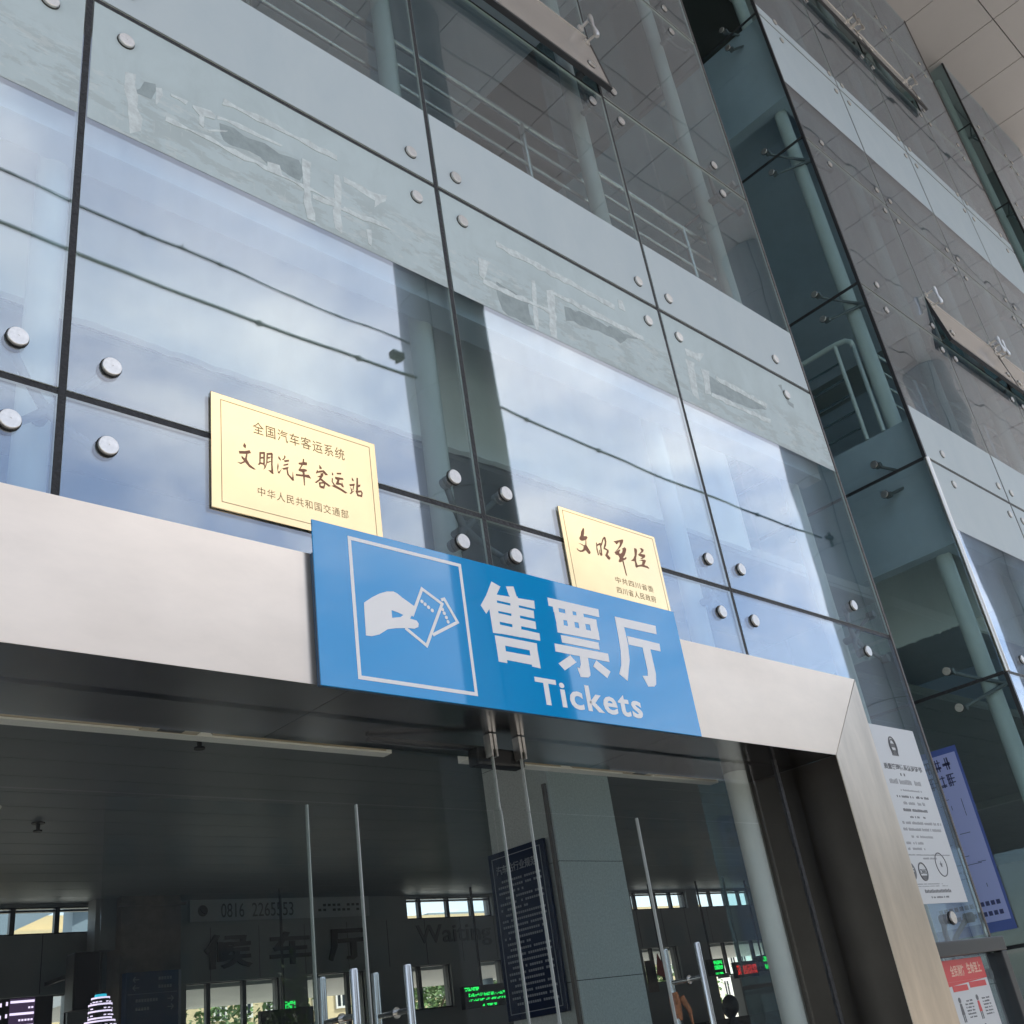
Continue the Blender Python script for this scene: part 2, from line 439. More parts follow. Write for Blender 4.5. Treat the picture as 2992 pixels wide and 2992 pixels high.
class MB:
    def __init__(self):
        self.v, self.f, self.mi, self.sm = [], [], [], []

    def add(self, vs, fs, mi=0, smooth=False):
        o = len(self.v)
        self.v += [Vector(p) for p in vs]
        for f in fs:
            self.f.append([i + o for i in f]); self.mi.append(mi); self.sm.append(smooth)
        return self

    def box(self, a, b, mi=0):
        x0, x1 = sorted((a[0], b[0])); y0, y1 = sorted((a[1], b[1])); z0, z1 = sorted((a[2], b[2]))
        vs = [(x0, y0, z0), (x1, y0, z0), (x1, y1, z0), (x0, y1, z0), (x0, y0, z1), (x1, y0, z1), (x1, y1, z1), (x0, y1, z1)]
        return self.add(vs, [(0, 3, 2, 1), (4, 5, 6, 7), (0, 1, 5, 4), (1, 2, 6, 5), (2, 3, 7, 6), (3, 0, 4, 7)], mi)

    def bar(self, p, q, w, h=None, mi=0, up=(0, 0, 1)):
        p, q = Vector(p), Vector(q)
        h = h or w
        d = (q - p).normalized()
        u = Vector(up)
        if abs(d.dot(u)) > 0.99:
            u = Vector((0, 1, 0))
        s = d.cross(u).normalized(); u = s.cross(d).normalized()
        vs = []
        for c in (p, q):
            for a, b in ((-1, -1), (1, -1), (1, 1), (-1, 1)):
                vs.append(c + s * a * w / 2 + u * b * h / 2)
        return self.add(vs, [(3, 2, 1, 0), (4, 5, 6, 7), (0, 1, 5, 4), (1, 2, 6, 5), (2, 3, 7, 6), (3, 0, 4, 7)], mi)

    def tube(self, pts, r, n=16, mi=0, cap=True, radii=None):
        pts = [Vector(p) for p in pts]
        rs = radii or [r] * len(pts)
        rings = []
        prev = None
        for i, p in enumerate(pts):
            a = pts[max(0, i - 1)]; b = pts[min(len(pts) - 1, i + 1)]
            d = (b - a).normalized()
            if prev is None:
                u = Vector((0, 0, 1)) if abs(d.z) < 0.9 else Vector((1, 0, 0))
                s = d.cross(u).normalized()
            else:
                s = (prev - d * prev.dot(d)).normalized()
            prev = s
            t = d.cross(s).normalized()
            rings.append([p + (s * math.cos(k * 2 * math.pi / n) + t * math.sin(k * 2 * math.pi / n)) * rs[i] for k in range(n)])
        vs = [v for g in rings for v in g]
        fs = []
        for i in range(len(pts) - 1):
            for k in range(n):
                k2 = (k + 1) % n
                fs.append((i * n + k, i * n + k2, (i + 1) * n + k2, (i + 1) * n + k))
        self.add(vs, fs, mi, True)
        if cap:
            self.add(rings[0], [tuple(reversed(range(n)))], mi)
            self.add(rings[-1], [tuple(range(n))], mi)
        return self

    def lathe(self, c, axis, prof, n=24, mi=0, mis=None):
        """prof: list of (distance along axis, radius); axis unit vector"""
        c, d = Vector(c), Vector(axis).normalized()
        u = Vector((0, 0, 1)) if abs(d.z) < 0.9 else Vector((1, 0, 0))
        s = d.cross(u).normalized(); t = d.cross(s).normalized()
        vs = []
        for a, r in prof:
            for k in range(n):
                g = k * 2 * math.pi / n
                vs.append(c + d * a + (s * math.cos(g) + t * math.sin(g)) * r)
        for i in range(len(prof) - 1):
            fs = [(i * n + k, i * n + (k + 1) % n, (i + 1) * n + (k + 1) % n, (i + 1) * n + k) for k in range(n)]
            o = len(self.v)
            m_ = mis[i] if mis else mi
            self.add([vs[j] for j in range(i * n, (i + 2) * n)],
                     [(k, (k + 1) % n, n + (k + 1) % n, n + k) for k in range(n)], m_, False)
        e = (len(prof) - 1) * n
        self.add(vs[e:e + n], [tuple(range(n))], mis[-1] if mis else mi)
        return self

    def prism(self, poly, y0, y1, mi=0):
        """poly in metres: (x, z) list, extruded between y0 (front) and y1"""
        n = len(poly)
        vs = [(x, y0, z) for x, z in poly] + [(x, y1, z) for x, z in poly]
        area = sum(poly[i][0] * poly[(i + 1) % n][1] - poly[(i + 1) % n][0] * poly[i][1] for i in range(n))
        fr = tuple(range(n)) if area > 0 else tuple(reversed(range(n)))
        bk = tuple(reversed([i + n for i in fr]))
        fs = [fr, bk]
        for i in range(n):
            a, b = fr[i], fr[(i + 1) % n]
            fs.append((b, a, a + n, b + n))
        return self.add(vs, fs, mi)


def obj(name, mb, mats, parent=None, bevel=0.0, loc=None):
    me = D.meshes.new(name)
    if loc is None:
        loc = Vector((0, 0, 0))
    base = ORIGIN.get(parent.name, Vector((0, 0, 0))) if parent else Vector((0, 0, 0))
    off = base + Vector(loc)
    me.from_pydata([tuple(v - off) for v in mb.v], [], mb.f)
    if not isinstance(mats, (list, tuple)):
        mats = [mats]
    for m in mats:
        me.materials.append(m)
    me.polygons.foreach_set('material_index', [min(i, len(mats) - 1) for i in mb.mi])
    me.polygons.foreach_set('use_smooth', mb.sm)
    me.update()
    o = D.objects.new(name, me)
    COL.objects.link(o)
    o.location = Vector(loc)
    if parent:
        o.parent = parent
    ORIGIN[o.name] = off
    if bevel:
        bm = bmesh.new(); bm.from_mesh(me)
        bmesh.ops.remove_doubles(bm, verts=bm.verts, dist=1e-5)
        bmesh.ops.bevel(bm, geom=[e for e in bm.edges if e.is_manifold and e.calc_face_angle(0) > 0.5], offset=bevel, segments=2, affect='EDGES', profile=0.6)
        bm.to_mesh(me); bm.free()
    return o


def thing(name, label, cat, loc=(0, 0, 0), group=None):
    o = D.objects.new(name, None)
    o.empty_display_size = 0.2
    o.location = Vector(loc)
    COL.objects.link(o)
    o['label'] = label; o['category'] = cat
    if group:
        o['group'] = group
    ORIGIN[o.name] = Vector(loc)
    return o


def tag(o, label, cat, group=None, kind=None):
    if label: o['label'] = label
    if cat: o['category'] = cat
    if group: o['group'] = group
    if kind: o['kind'] = kind
    return o


def struct(name, mb, m):
    o = obj(name, mb, m)
    o['kind'] = 'structure'
    return o


def text_mesh(mb, body, x, z, w, h, y, depth=0.002, offset=0.0, shear=0.0, mi=0, spacing=1.0, face='front', jitter=None, keep=False):
    """set body inside the box with lower left (x, z) and size w x h (metres), facing -Y at depth y"""
    c = D.curves.new('lettering', 'FONT')
    c.body = body; c.size = 1.0; c.offset = offset; c.shear = shear
    c.space_character = spacing
    c.resolution_u = 3
    o = D.objects.new('lettering', c)
    COL.objects.link(o)
    dg = bpy.context.evaluated_depsgraph_get()
    me = D.meshes.new_from_object(o.evaluated_get(dg))
    D.objects.remove(o); D.curves.remove(c)
    if not me.vertices:
        return
    bm = bmesh.new(); bm.from_mesh(me); D.meshes.remove(me)
    bmesh.ops.remove_doubles(bm, verts=bm.verts, dist=1e-5)
    xs = [v.co.x for v in bm.verts]; ys = [v.co.y for v in bm.verts]
    x0, x1, y0, y1 = min(xs), max(xs), min(ys), max(ys)
    sx = w / max(1e-6, x1 - x0); sz = h / max(1e-6, y1 - y0)
    if keep:
        sx = sz = min(sx, sz)
    pts = []
    for v in bm.verts:
        a = (v.co.x - x0) * sx; b = (v.co.y - y0) * sz
        if jitter:
            a, b = jitter(a / w, b / h, a, b)
        pts.append((a, b))
    bm.verts.index_update()
    vs = []
    for a, b in pts:
        if face == 'front':
            vs.append((x + a, y, z + b))
        else:              # facing -X: runs towards -Y
            vs.append((y, x - a, z + b))
    fs = [tuple(v.index for v in f.verts) for f in bm.faces]
    # thin sides so that the letters have a thickness
    n = len(vs)
    back = [(p[0], p[1] + depth, p[2]) if face == 'front' else (p[0] + depth, p[1], p[2]) for p in vs]
    sides = []
    for e in bm.edges:
        if len(e.link_faces) == 1:
            lp = e.link_loops[0]
            a, b = lp.vert.index, lp.link_loop_next.vert.index
            sides.append((b, a, a + n, b + n))
    bm.free()
    mb.add(vs + back, fs + sides, mi)


def quadpoly(mb, pts, y0, y1, mi=0):
    mb.prism([(U * a, U * b + CH) for a, b in pts], y0, y1, mi)


GZ = -CH / U       # ground level in units
YG = U             # glass plane in metres
X = lambda a: U * a
Z = lambda a: U * a + CH

# ------------------------------------------------------------------ setting: ground, road
g = MB(); g.box((-400, -400, -0.6), (400, 400, -0.02)); struct('ground', g, M['ground'])
g = MB(); g.box((-60, -9.0, -0.02), (80, YG + 0.9, 0.0)); struct('forecourt_pavement', g, M['ground'])
g = MB(); g.box((-120, -22.0, -0.016), (120, -9.2, -0.008)); struct('road', g, M['asphalt'])

# ------------------------------------------------------------------ glass fronts
JZ = [GZ, 0.058, 0.731, 1.423, 2.115, 2.807, 3.499, 4.191, 4.883, 5.45]
TH = 0.012          # glass thickness
GAP = 0.013         # half joint
BANDS = [(1.18, 1.62), (3.107, 3.56)]


def disc_mesh(c, axis):
    mb = MB()
    mb.lathe(c, axis, [(-0.001, 0.0355), (0.005, 0.0355), (0.005, 0.0325), (0.014, 0.032), (0.0155, 0.0305), (0.0157, 0.003), (0.0145, 0.0025)],
             n=28, mis=[1, 1, 0, 0, 0, 0, 0])
    return mb


DISC_ME = {}


def add_disc(parent, pos, axis):
    key = tuple(round(a) for a in axis)
    if key not in DISC_ME:
        o = obj('fixing_disc', disc_mesh((0, 0, 0), axis), [M['disc'], M['gasket']])
        DISC_ME[key] = o.data
        D.objects.remove(o)
    o = D.objects.new('fixing_disc', DISC_ME[key])
    COL.objects.link(o)
    o.parent = parent
    o.location = Vector(pos) - ORIGIN[parent.name]
    ORIGIN[o.name] = Vector(pos)
    return o


def front(label, xs, skip_low=None, edge_l=0.054, edge_r=0.054, sashes=(), film_detail=False):
    t = thing('glass_facade', label, 'glass facade', (X(xs[0]), YG, 0))
    for i in range(len(xs) - 1):
        for j in range(len(JZ) - 1):
            if skip_low and skip_low(i, j):
                continue
            x0, x1 = X(xs[i]) + GAP, X(xs[i + 1]) - GAP
            z0, z1 = Z(JZ[j]) + GAP, Z(JZ[j + 1]) - GAP
            if skip_low and j == 1 and i < 4:
                z0 = Z(0.45)
            if (i, j) in sashes:
                z0 = Z(JZ[j] + 0.222) + 0.006
            mb = MB()
            if skip_low and i == 4 and j == 0:
                x0 = X(1.90)
            if skip_low and i == 4 and j == 1:
                mb.prism([(x0, Z(0.45)), (X(1.90), Z(0.45)), (X(1.90), z0), (x1, z0), (x1, z1), (x0, z1)], YG, YG + TH)
            else:
                mb.box((x0, YG, z0), (x1, YG + TH, z1))
            if len(mb.f) == 6:
                for q in (0, 1, 3, 5):
                    mb.mi[q] = 1
            pane = obj('glass_pane', mb, [M['glass'] if skip_low else M['glass_bay'], M['glass_edge']], t, loc=((x0 + x1) / 2 - X(xs[0]), 0, (z0 + z1) / 2))
            ol = edge_l if i == 0 else 0.054
            orr = edge_r if i == len(xs) - 2 else 0.054
            zz = ([JZ[j] + 0.054] if j > 0 and (i, j) not in sashes and not (skip_low and j == 1 and i < 4) else []) + ([JZ[j + 1] - 0.057] if j < len(JZ) - 2 else [])
            if skip_low and i == 4 and j == 0:
                zz = []
            for zc in zz:
                if not (skip_low and i == 4 and zc < 0.5):
                    add_disc(pane, (X(xs[i] + ol), YG, Z(zc)), (0, -1, 0))
                add_disc(pane, (X(xs[i + 1] - orr), YG, Z(zc)), (0, -1, 0))
            for b0, b1 in BANDS:
                a, b = max(Z(b0), z0 + 0.004), min(Z(b1), z1 - 0.004)
                if b - a > 0.06:
                    worn = film_detail and j == 2
                    fm = MB(); fm.box((x0 + 0.004, YG - 0.0012, a), (x1 - 0.004, YG - 0.0002, b))
                    obj('film_band', fm, M['film_worn'] if worn else M['film'], pane)
                    if worn:
                        rm = MB()
                        for pl in RES:
                            if xs[i] < pl[0][0] < xs[i + 1]:
                                rag(rm, pl, YG - 0.0020 - 0.00006 * (len(rm.f) % 37), YG - 0.0013, 0)
                        for pl in SCR:
                            if xs[i] < pl[0][0] < xs[i + 1]:
                                rag(rm, pl, YG - 0.0017, YG - 0.0013, 1)
                        if rm.v:
                            obj('glue_residue', rm, [M['residue'], M['scraped']], pane)
    # seals
    for i, x in enumerate(xs):
        mb = MB()
        if 0 < i < len(xs) - 1:
            zlo = Z(0.40) if skip_low and i <= 3 else Z(GZ)
            mb.box((X(x) - GAP + 0.001, YG + 0.001, zlo), (X(x) + GAP - 0.001, YG + TH + 0.003, Z(5.45)))
            obj('joint_seal', mb, M['silicone'], t)
    for j in range(1, len(JZ) - 1):
        mb = MB()
        xa = 1.95 if (skip_low and JZ[j] < 0.3) else xs[0]
        mb.box((X(xa), YG + 0.003, Z(JZ[j]) - GAP + 0.001), (X(xs[-1]), YG + TH + 0.001, Z(JZ[j]) + GAP - 0.001))
        obj('joint_seal', mb, M['silicone'], t)
    # ajar vent sashes, hinged along their top edge
    for (i, j) in sashes:
        x0, x1 = X(xs[i]) + GAP, X(xs[i + 1]) - GAP
        zt, zb = Z(JZ[j] + 0.222) - 0.004, Z(JZ[j]) + 0.005
        piv = Vector(((x0 + x1) / 2, YG, zt))
        R = Matrix.Rotation(math.radians(-8.5), 4, 'X')
        H = zt - zb
        mb = MB(); mb.box((x0, 0, -H), (x1, TH, 0))
        fr = MB()
        fr.box((x0, -0.004, -H - 0.03), (x1, TH + 0.02, -H))
        fr.box((x0 - 0.012, -0.004, -H - 0.03), (x0, TH + 0.02, 0)); fr.box((x1, -0.004, -H - 0.03), (x1 + 0.012, TH + 0.02, 0))
        fr2 = MB(); fr2.box((x0, -0.005, 0.001), (x1, 0.004, 0.011))
        for q in (mb, fr, fr2):
            q.v = [R @ Vector((v.x, v.y, v.z)) + Vector((0, piv.y, piv.z)) for v in q.v]
        s = obj('vent_sash', mb, M['glass_vent'], t)
        obj('sash_frame', fr, M['dark_metal'], s)
        obj('sash_frame', fr2, M['disc'], s)
        for sx in (x0 + 0.14, x1 - 0.14):
            d = disc_mesh((0, 0, 0), (0, -1, 0))
            c0 = R @ Vector((0, 0, -H + 0.13))
            d.v = [R @ v + Vector((sx, piv.y + c0.y, piv.z + c0.z)) for v in d.v]
            obj('fixing_disc', d, [M['disc'], M['gasket']], s)
        for sx in (x0 + 0.05, x1 - 0.05):
            h = MB()
            a = Vector((sx, YG - 0.10, zt + 0.06)); b = Vector((sx + 0.015, YG - 0.11, zt - 0.10))
            h.tube([a + Vector((0, 0, 0.03)), a, a + (b - a) * 0.5, b, b - Vector((0, 0, 0.03))], 0.012, 10, radii=[0.016, 0.022, 0.010, 0.022, 0.016])
            h.tube([a, Vector((sx, YG, zt + 0.055))], 0.012, 10); h.tube([b, Vector((sx + 0.015, YG - 0.015, zt - 0.095))], 0.010, 10)
            h.lathe((sx, YG, zt + 0.055), (0, -1, 0), [(0, 0.03), (0.012, 0.03)], 14)
            h.lathe((sx + 0.015, YG - 0.012, zt - 0.095), (0, -1, 0), [(0, 0.028), (0.012, 0.028)], 14)
            obj('hinge_arm', h, M['disc'], s)
    return t


def rag(mb, pts, y0, y1, mi):
    """a scrap with slightly torn edges"""
    rnd = random.Random(str(pts))
    out = []
    n = len(pts)
    for i in range(n):
        a, b = Vector(pts[i]), Vector(pts[(i + 1) % n])
        ln = (b - a).length
        k = max(1, int(ln / 0.018))
        for q in range(k):
            p = a + (b - a) * q / k
            amp = 0.0035 if mi == 0 else 0.006
            out.append((p.x + rnd.uniform(-amp, amp), p.y + rnd.uniform(-amp, amp)))
    quadpoly(mb, out, y0, y1, mi)


RES = [
 [(0.4167,1.3051),(0.4323,1.3091),(0.4455,1.2029),(0.4255,1.1898)],
 [(0.4645,1.3061),(0.4753,1.3101),(0.4705,1.2733),(0.4625,1.2678)],
 [(0.4836,1.3084),(0.5115,1.3071),(0.5102,1.2968),(0.4976,1.2993),(0.4851,1.3)],
 [(0.5229,1.3092),(0.5489,1.3117),(0.5606,1.3082),(0.5546,1.2966),(0.543,1.2926),(0.5386,1.2709),(0.5314,1.2737),(0.5329,1.2934),(0.5243,1.2989)],
 [(0.5443,1.2691),(0.5766,1.289),(0.575,1.2835),(0.5515,1.2674)],
 [(0.5606,1.3139),(0.6752,1.3199),(0.6732,1.3124),(0.5605,1.3051)],
 [(0.4789,1.2552),(0.7716,1.257),(0.7703,1.2484),(0.479,1.2462)],
 [(0.6476,1.2686),(0.6697,1.2687),(0.669,1.2531),(0.647,1.2512)],
 [(0.7126,1.3124),(0.7262,1.3168),(0.7264,1.1835),(0.7119,1.184)],
 [(0.7722,1.3127),(0.7847,1.3161),(0.7808,1.1893),(0.7651,1.1922)],
 [(0.5731,1.3555),(0.783,1.364),(0.7822,1.3532),(0.5729,1.3436)],
 [(0.727,1.247),(0.7855,1.2492),(0.7847,1.2391),(0.7266,1.2391)],
 [(0.7858,1.2533),(0.8833,1.2552),(0.8832,1.2472),(0.7849,1.2411)],
 [(0.791,1.3198),(0.8456,1.3233),(0.8835,1.3286),(0.8784,1.3153),(0.8494,1.2869),(0.8587,1.3063),(0.8114,1.3075),(0.79,1.3071)],
 [(0.8327,1.2244),(0.8419,1.2273),(0.8347,1.1889),(0.83,1.196)],
 [(1.2249,1.3032),(1.2377,1.307),(1.2251,1.1833),(1.2117,1.1837)],
 [(1.0955,1.2459),(1.2665,1.2501),(1.2642,1.2395),(1.0936,1.2346)],
 [(1.2708,1.3026),(1.2896,1.3091),(1.2739,1.1835),(1.2539,1.1832)],
 [(1.2896,1.3091),(1.5671,1.311),(1.5629,1.2974),(1.2863,1.2942)],
 [(1.5043,1.3845),(1.5226,1.3879),(1.5221,1.3563),(1.5014,1.3543)],
 [(1.1473,1.3623),(1.4841,1.3633),(1.4795,1.347),(1.1447,1.3476)],
 [(1.0903,1.2919),(1.1176,1.2969),(1.0952,1.2437),(1.0849,1.2471)],
 [(1.7109,1.3055),(1.7444,1.3088),(1.7243,1.2003),(1.701,1.2061)],
 [(1.7677,1.3006),(1.7967,1.3067),(1.7831,1.2355),(1.7547,1.2301)],
 [(1.8228,1.3041),(2.0289,1.2976),(2.0229,1.2841),(1.8179,1.2913)],
 [(1.7863,1.2439),(2.0223,1.249),(2.0163,1.2359),(1.781,1.2299)],
 [(1.7229,1.3399),(1.8018,1.3564),(1.7695,1.3236),(1.7224,1.3199)],
]
SCR = [
 [(0.5664,1.3006),(0.7104,1.3032),(0.7099,1.2639),(0.5689,1.2645)],
 [(0.4429,1.3093),(0.4644,1.3135),(0.4624,1.275),(0.4335,1.2659)],
 [(1.1271,1.2504),(1.2118,1.2514),(1.2076,1.1861),(1.1283,1.1846)],
 [(1.3085,1.282),(1.5503,1.2946),(1.4718,1.2599),(1.3104,1.2475)],
 [(1.7912,1.2922),(2.0145,1.2822),(1.9508,1.2551),(1.7797,1.2439)],
 [(2.1198,1.3861),(2.1376,1.3899),(2.1381,1.3737),(2.1471,1.3498),(2.1718,1.3503),(2.1591,1.3324),(2.1425,1.34),(2.1269,1.3669)],
]

XM = [-0.925, -0.281, 0.363, 1.007, 1.652, 2.29]
XB = [2.94, 3.565, 4.19, 4.815, 5.44]
XC = [5.97, 6.60, 7.23]


def portal_hole(i, j):
    return j <= 1 and i < 4 and j == 0


mainf = front('wide glass curtain wall with round steel fixings above the ticket hall entrance', XM,
              skip_low=lambda i, j: j == 0 and i < 4, edge_r=0.145, sashes=((3, 4),), film_detail=True)
bayf = front('tall glass bay between the two dark recesses, right of the entrance', XB, edge_l=0.15, edge_r=0.15,
             sashes=((1, 4), (2, 4), (1, 7), (2, 7)))
farf = front('far glass bay at the right edge beyond the narrow second recess', XC, edge_l=0.15)
# cut the row beside and above the door: panes of row 1 start above the portal, and close the strip right of it
# (the row between 0.058 and 0.731 runs behind the header box)
mb = MB(); mb.box((X(2.29) - 0.012, YG - 0.006, Z(GZ)), (X(2.29) + 0.006, YG + 0.02, Z(5.45)))
obj('edge_trim', mb, M['trim'], mainf)
for f_, x_ in ((bayf, 2.94), (farf, 5.97)):
    mb = MB(); mb.box((X(x_) - 0.004, YG - 0.008, Z(1.423)), (X(x_) + 0.022, YG + 0.022, Z(5.45)))
    mb.box((X(x_) - 0.004, YG - 0.008, Z(GZ)), (X(x_) + 0.022, YG + 0.022, Z(0.728)))
    obj('edge_trim', mb, M['dark_metal'], f_)
    mb = MB(); mb.tube([(X(x_) + 0.008, YG - 0.004, Z(0.731)), (X(x_) + 0.008, YG - 0.004, Z(1.42))], 0.022, 16)
    obj('edge_trim', mb, M['trim_steel'], f_)
mb = MB(); mb.box((X(5.44) - 0.02, YG - 0.006, Z(GZ)), (X(5.44) + 0.004, YG + 0.02, Z(5.45)))
obj('edge_trim', mb, M['trim'], bayf)
# thick transom at the foot of the glass beside the portal
mb = MB(); mb.box((X(1.93), YG - 0.05, Z(0.043)), (X(2.31), YG + 0.06, Z(0.07))); mb.box((X(2.285), YG - 0.045, Z(GZ)), (X(2.31), YG + 0.055, Z(0.043)))
obj('foot_transom', mb, M['dark_metal'], mainf, bevel=0.006)

# recess side walls (glass) and backs
for n_, (xw, xo, lab) in enumerate(((2.94, 2.29, 'teal glass side wall of the recess next to the entrance, facing left'),
                                    (5.97, 5.44, 'narrow glass side wall of the second recess near the soffit'))):
    t = thing('recess_side_wall', lab, 'glass wall', (X(xw), YG, 0))
    for j in range(len(JZ) - 1):
        z0, z1 = Z(JZ[j]) + GAP, Z(JZ[j + 1]) - GAP
        y0, y1 = YG + 0.024, X(1.62)
        mb = MB(); mb.box((X(xw), y0, z0), (X(xw) + TH, y1, z1))
        pane = obj('side_pane', mb, M['glass_side'], t, loc=(0, (y0 + y1) / 2 - YG, (z0 + z1) / 2))
        for zc in ([JZ[j] + 0.054] if j else []) + ([JZ[j + 1] - 0.054] if j < 8 else []):
            for yy in (1.157, 1.50):
                add_disc(pane, (X(xw), X(yy), Z(zc)), (-1, 0, 0))
    for j in range(1, len(JZ) - 1):
        mb = MB(); mb.box((X(xw) + 0.001, YG + 0.024, Z(JZ[j]) - GAP + 0.001), (X(xw) + TH + 0.002, X(1.62), Z(JZ[j]) + GAP - 0.001))
        obj('joint_seal', mb, M['silicone'], t)
    b = MB()
    for j in range(len(JZ) - 1):
        b.box((X(xo), X(1.62) + 0.02, Z(JZ[j]) + GAP), (X(xw) - 0.004, X(1.62) + 0.032, Z(JZ[j + 1]) - GAP))
        b.box((X(xo) - 0.012, YG + 0.024, Z(JZ[j]) + GAP), (X(xo) - 0.0005, X(1.62) + 0.018, Z(JZ[j + 1]) - GAP))
    o = obj('recess_back_glass', b, M['glass_side'])
    tag(o, ['tinted glass back and left side of the recess next to the entrance', 'tinted glass back and left side of the second recess near the soffit'][n_], 'glass wall')

# ------------------------------------------------------------------ canopy with tiled soffit
SZ = 5.45
can = thing('canopy', 'high canopy with beige tiled soffit over the forecourt', 'canopy', (X(3), X(-0.5), Z(SZ)))
Y0c, Y1c = -2.02, 1.62
X0c, X1c = -7.0, 16.0
mb = MB(); mb.box((X(X0c), X(Y0c), Z(SZ) + 0.05), (X(X1c), X(Y1c) + 8, Z(SZ) + 0.7))
obj('roof_slab', mb, M['soffit_gap'], can)
mb = MB(); mb.box((X(X0c), X(Y0c) - 0.06, Z(SZ) - 0.12), (X(X1c), X(Y0c) - 0.004, Z(SZ) + 0.75))
obj('fascia', mb, M['white_paint'], can)
mb = MB()
sx, sy = 0.4725, 0.51
nx0 = int(math.floor((X0c - 3.09) / sx)); nx1 = int(math.ceil((X1c - 3.09) / sx))
ys = [0.62 + sy * k for k in range(-6, 4)]
ys = [y for y in ys if Y0c < y < Y1c]
ys = [Y0c] + ys + [Y1c]
gp = 0.008
for i in range(nx0, nx1):
    for k in range(len(ys) - 1):
        dz = random.uniform(-0.002, 0.002)
        mb.box((X(3.09 + i * sx) + gp, X(ys[k]) + gp, Z(SZ) + dz), (X(3.09 + (i + 1) * sx) - gp, X(ys[k + 1]) - gp, Z(SZ) + 0.05))
obj('soffit_tiles', mb, M['soffit'], can)

# columns out on the forecourt carry the canopy; they show in the glass
COLS = [(-0.65, 'round clad canopy column at the far left of the forecourt'),
        (2.883, 'round clad canopy column mirrored dark in the entrance glass, cables tied to it'),
        (6.46, 'round clad canopy column mirrored at the glass edge beside the recess'),
        (9.53, 'round clad canopy column farthest along to the right')]
for xc, lab in COLS:
    t = thing('canopy_column', lab, 'column', (X(xc), X(-0.95), 0), group='round columns under the canopy')
    r = 0.215 * U
    mb = MB()
    for ring in range(11):
        z0 = ring * 1.5; z1 = min(z0 + 1.5, Z(SZ)) - 0.012
        if z1 <= z0: continue
        mb.lathe((X(xc), X(-0.95), 0), (0, 0, 1), [(z0, r - 0.02), (z0, r), (z1, r), (z1, r - 0.02)], 40)
    for f in range(len(mb.sm)): mb.sm[f] = True
    obj('cladding', mb, M['column'], t)
    mb = MB(); mb.lathe((X(xc), X(-0.95), 0), (0, 0, 1), [(0, r - 0.012), (Z(SZ) + 0.03, r - 0.012)], 40); obj('core', mb, M['column_gap'], t)
    mb = MB()
    for a in (60, 150, 240, 330):
        d = Vector((math.cos(math.radians(a)), math.sin(math.radians(a)), 0))
        p = Vector((X(xc), X(-0.95), 0)) + d * (r + 0.0005)
        mb.bar(p + Vector((0, 0, 0.0)), p + Vector((0, 0, Z(SZ) - 0.02)), 0.014, 0.003, up=d)
    obj('cladding_joint', mb, M['column_gap'], t)

# cables slung between the columns
CY = -0.95
def cable(label, p, q, sag, r, knots=4, wob=0.01):
    mb = MB(); pts = []
    n = 40
    rnd = random.Random(label)
    for k in range(n + 1):
        s = k / n
        pt = p.lerp(q, s); pt.z -= sag * 4 * s * (1 - s)
        pt.z += wob * math.sin(s * 23 + p.x) + rnd.uniform(-wob, wob) * 0.4
        pts.append(pt)
    mb.tube(pts, r, 8)
    for k in range(knots):
        i = rnd.randrange(3, n - 3)
        c = pts[i]
        mb.tube([c + Vector((-0.05, 0, 0)), c, c + Vector((0.05, 0, -0.005))], 0.03, 8, radii=[r, r * 2.0, r])
        if k % 2 == 0:
            mb.tube([c, c + Vector((0.01, 0, 0.05 * rnd.choice((-1, 1))))], 0.005, 6)
    return tag(obj('cable', mb, M['cable']), label, 'cable')
mY = 2.95
def refl(x, z): return P(x * mY, CY, z * mY)
cable('thin knotted cable, upper of the two mirrored in the large left panes', refl(-0.22, 1.05), refl(0.90, 1.02), 0.10, 0.011, 5, 0.02)
cable('loose thin cable sagging just above the knotted one in the left panes', refl(-0.22, 1.052) , refl(0.90, 1.021), 0.085, 0.005, 1, 0.025)
cable('thick cable, lower of the two mirrored in the large left panes', refl(-0.22, 0.98), refl(0.905, 0.955), 0.20, 0.020, 2, 0.006)
cable('single thick cable mirrored in the panes over the small gold plaque', refl(1.04, 0.965), refl(2.10, 0.95), 0.10, 0.018, 3, 0.006)
for (a, b, lab) in ((0.868, 0.985, 'small dark cable bracket fixed on the column between the cables'),):
    mb = MB(); c = refl(a, b); mb.box(c - Vector((0.08, 0.05, 0.05)), c + Vector((0.10, 0.05, 0.05))); mb.box(c - Vector((0.02, 0.02, 0.12)), c + Vector((0.02, 0.02, 0.05)))
    tag(obj('cable_bracket', mb, M['cable'], bevel=0.01), lab, 'bracket')
c = refl(2.12, 0.945)
mb = MB(); mb.bar(c + Vector((-0.2, 0.1, 0)), c + Vector((0.65, 0.25, 0.04)), 0.05, 0.07); mb.bar(c + Vector((-0.02, 0.1, -0.16)), c + Vector((-0.02, 0.1, 0.14)), 0.05)
tag(obj('cable_bracket', mb, M['cable'], bevel=0.01), 'cable bracket strapped on the column beside the recess', 'bracket')

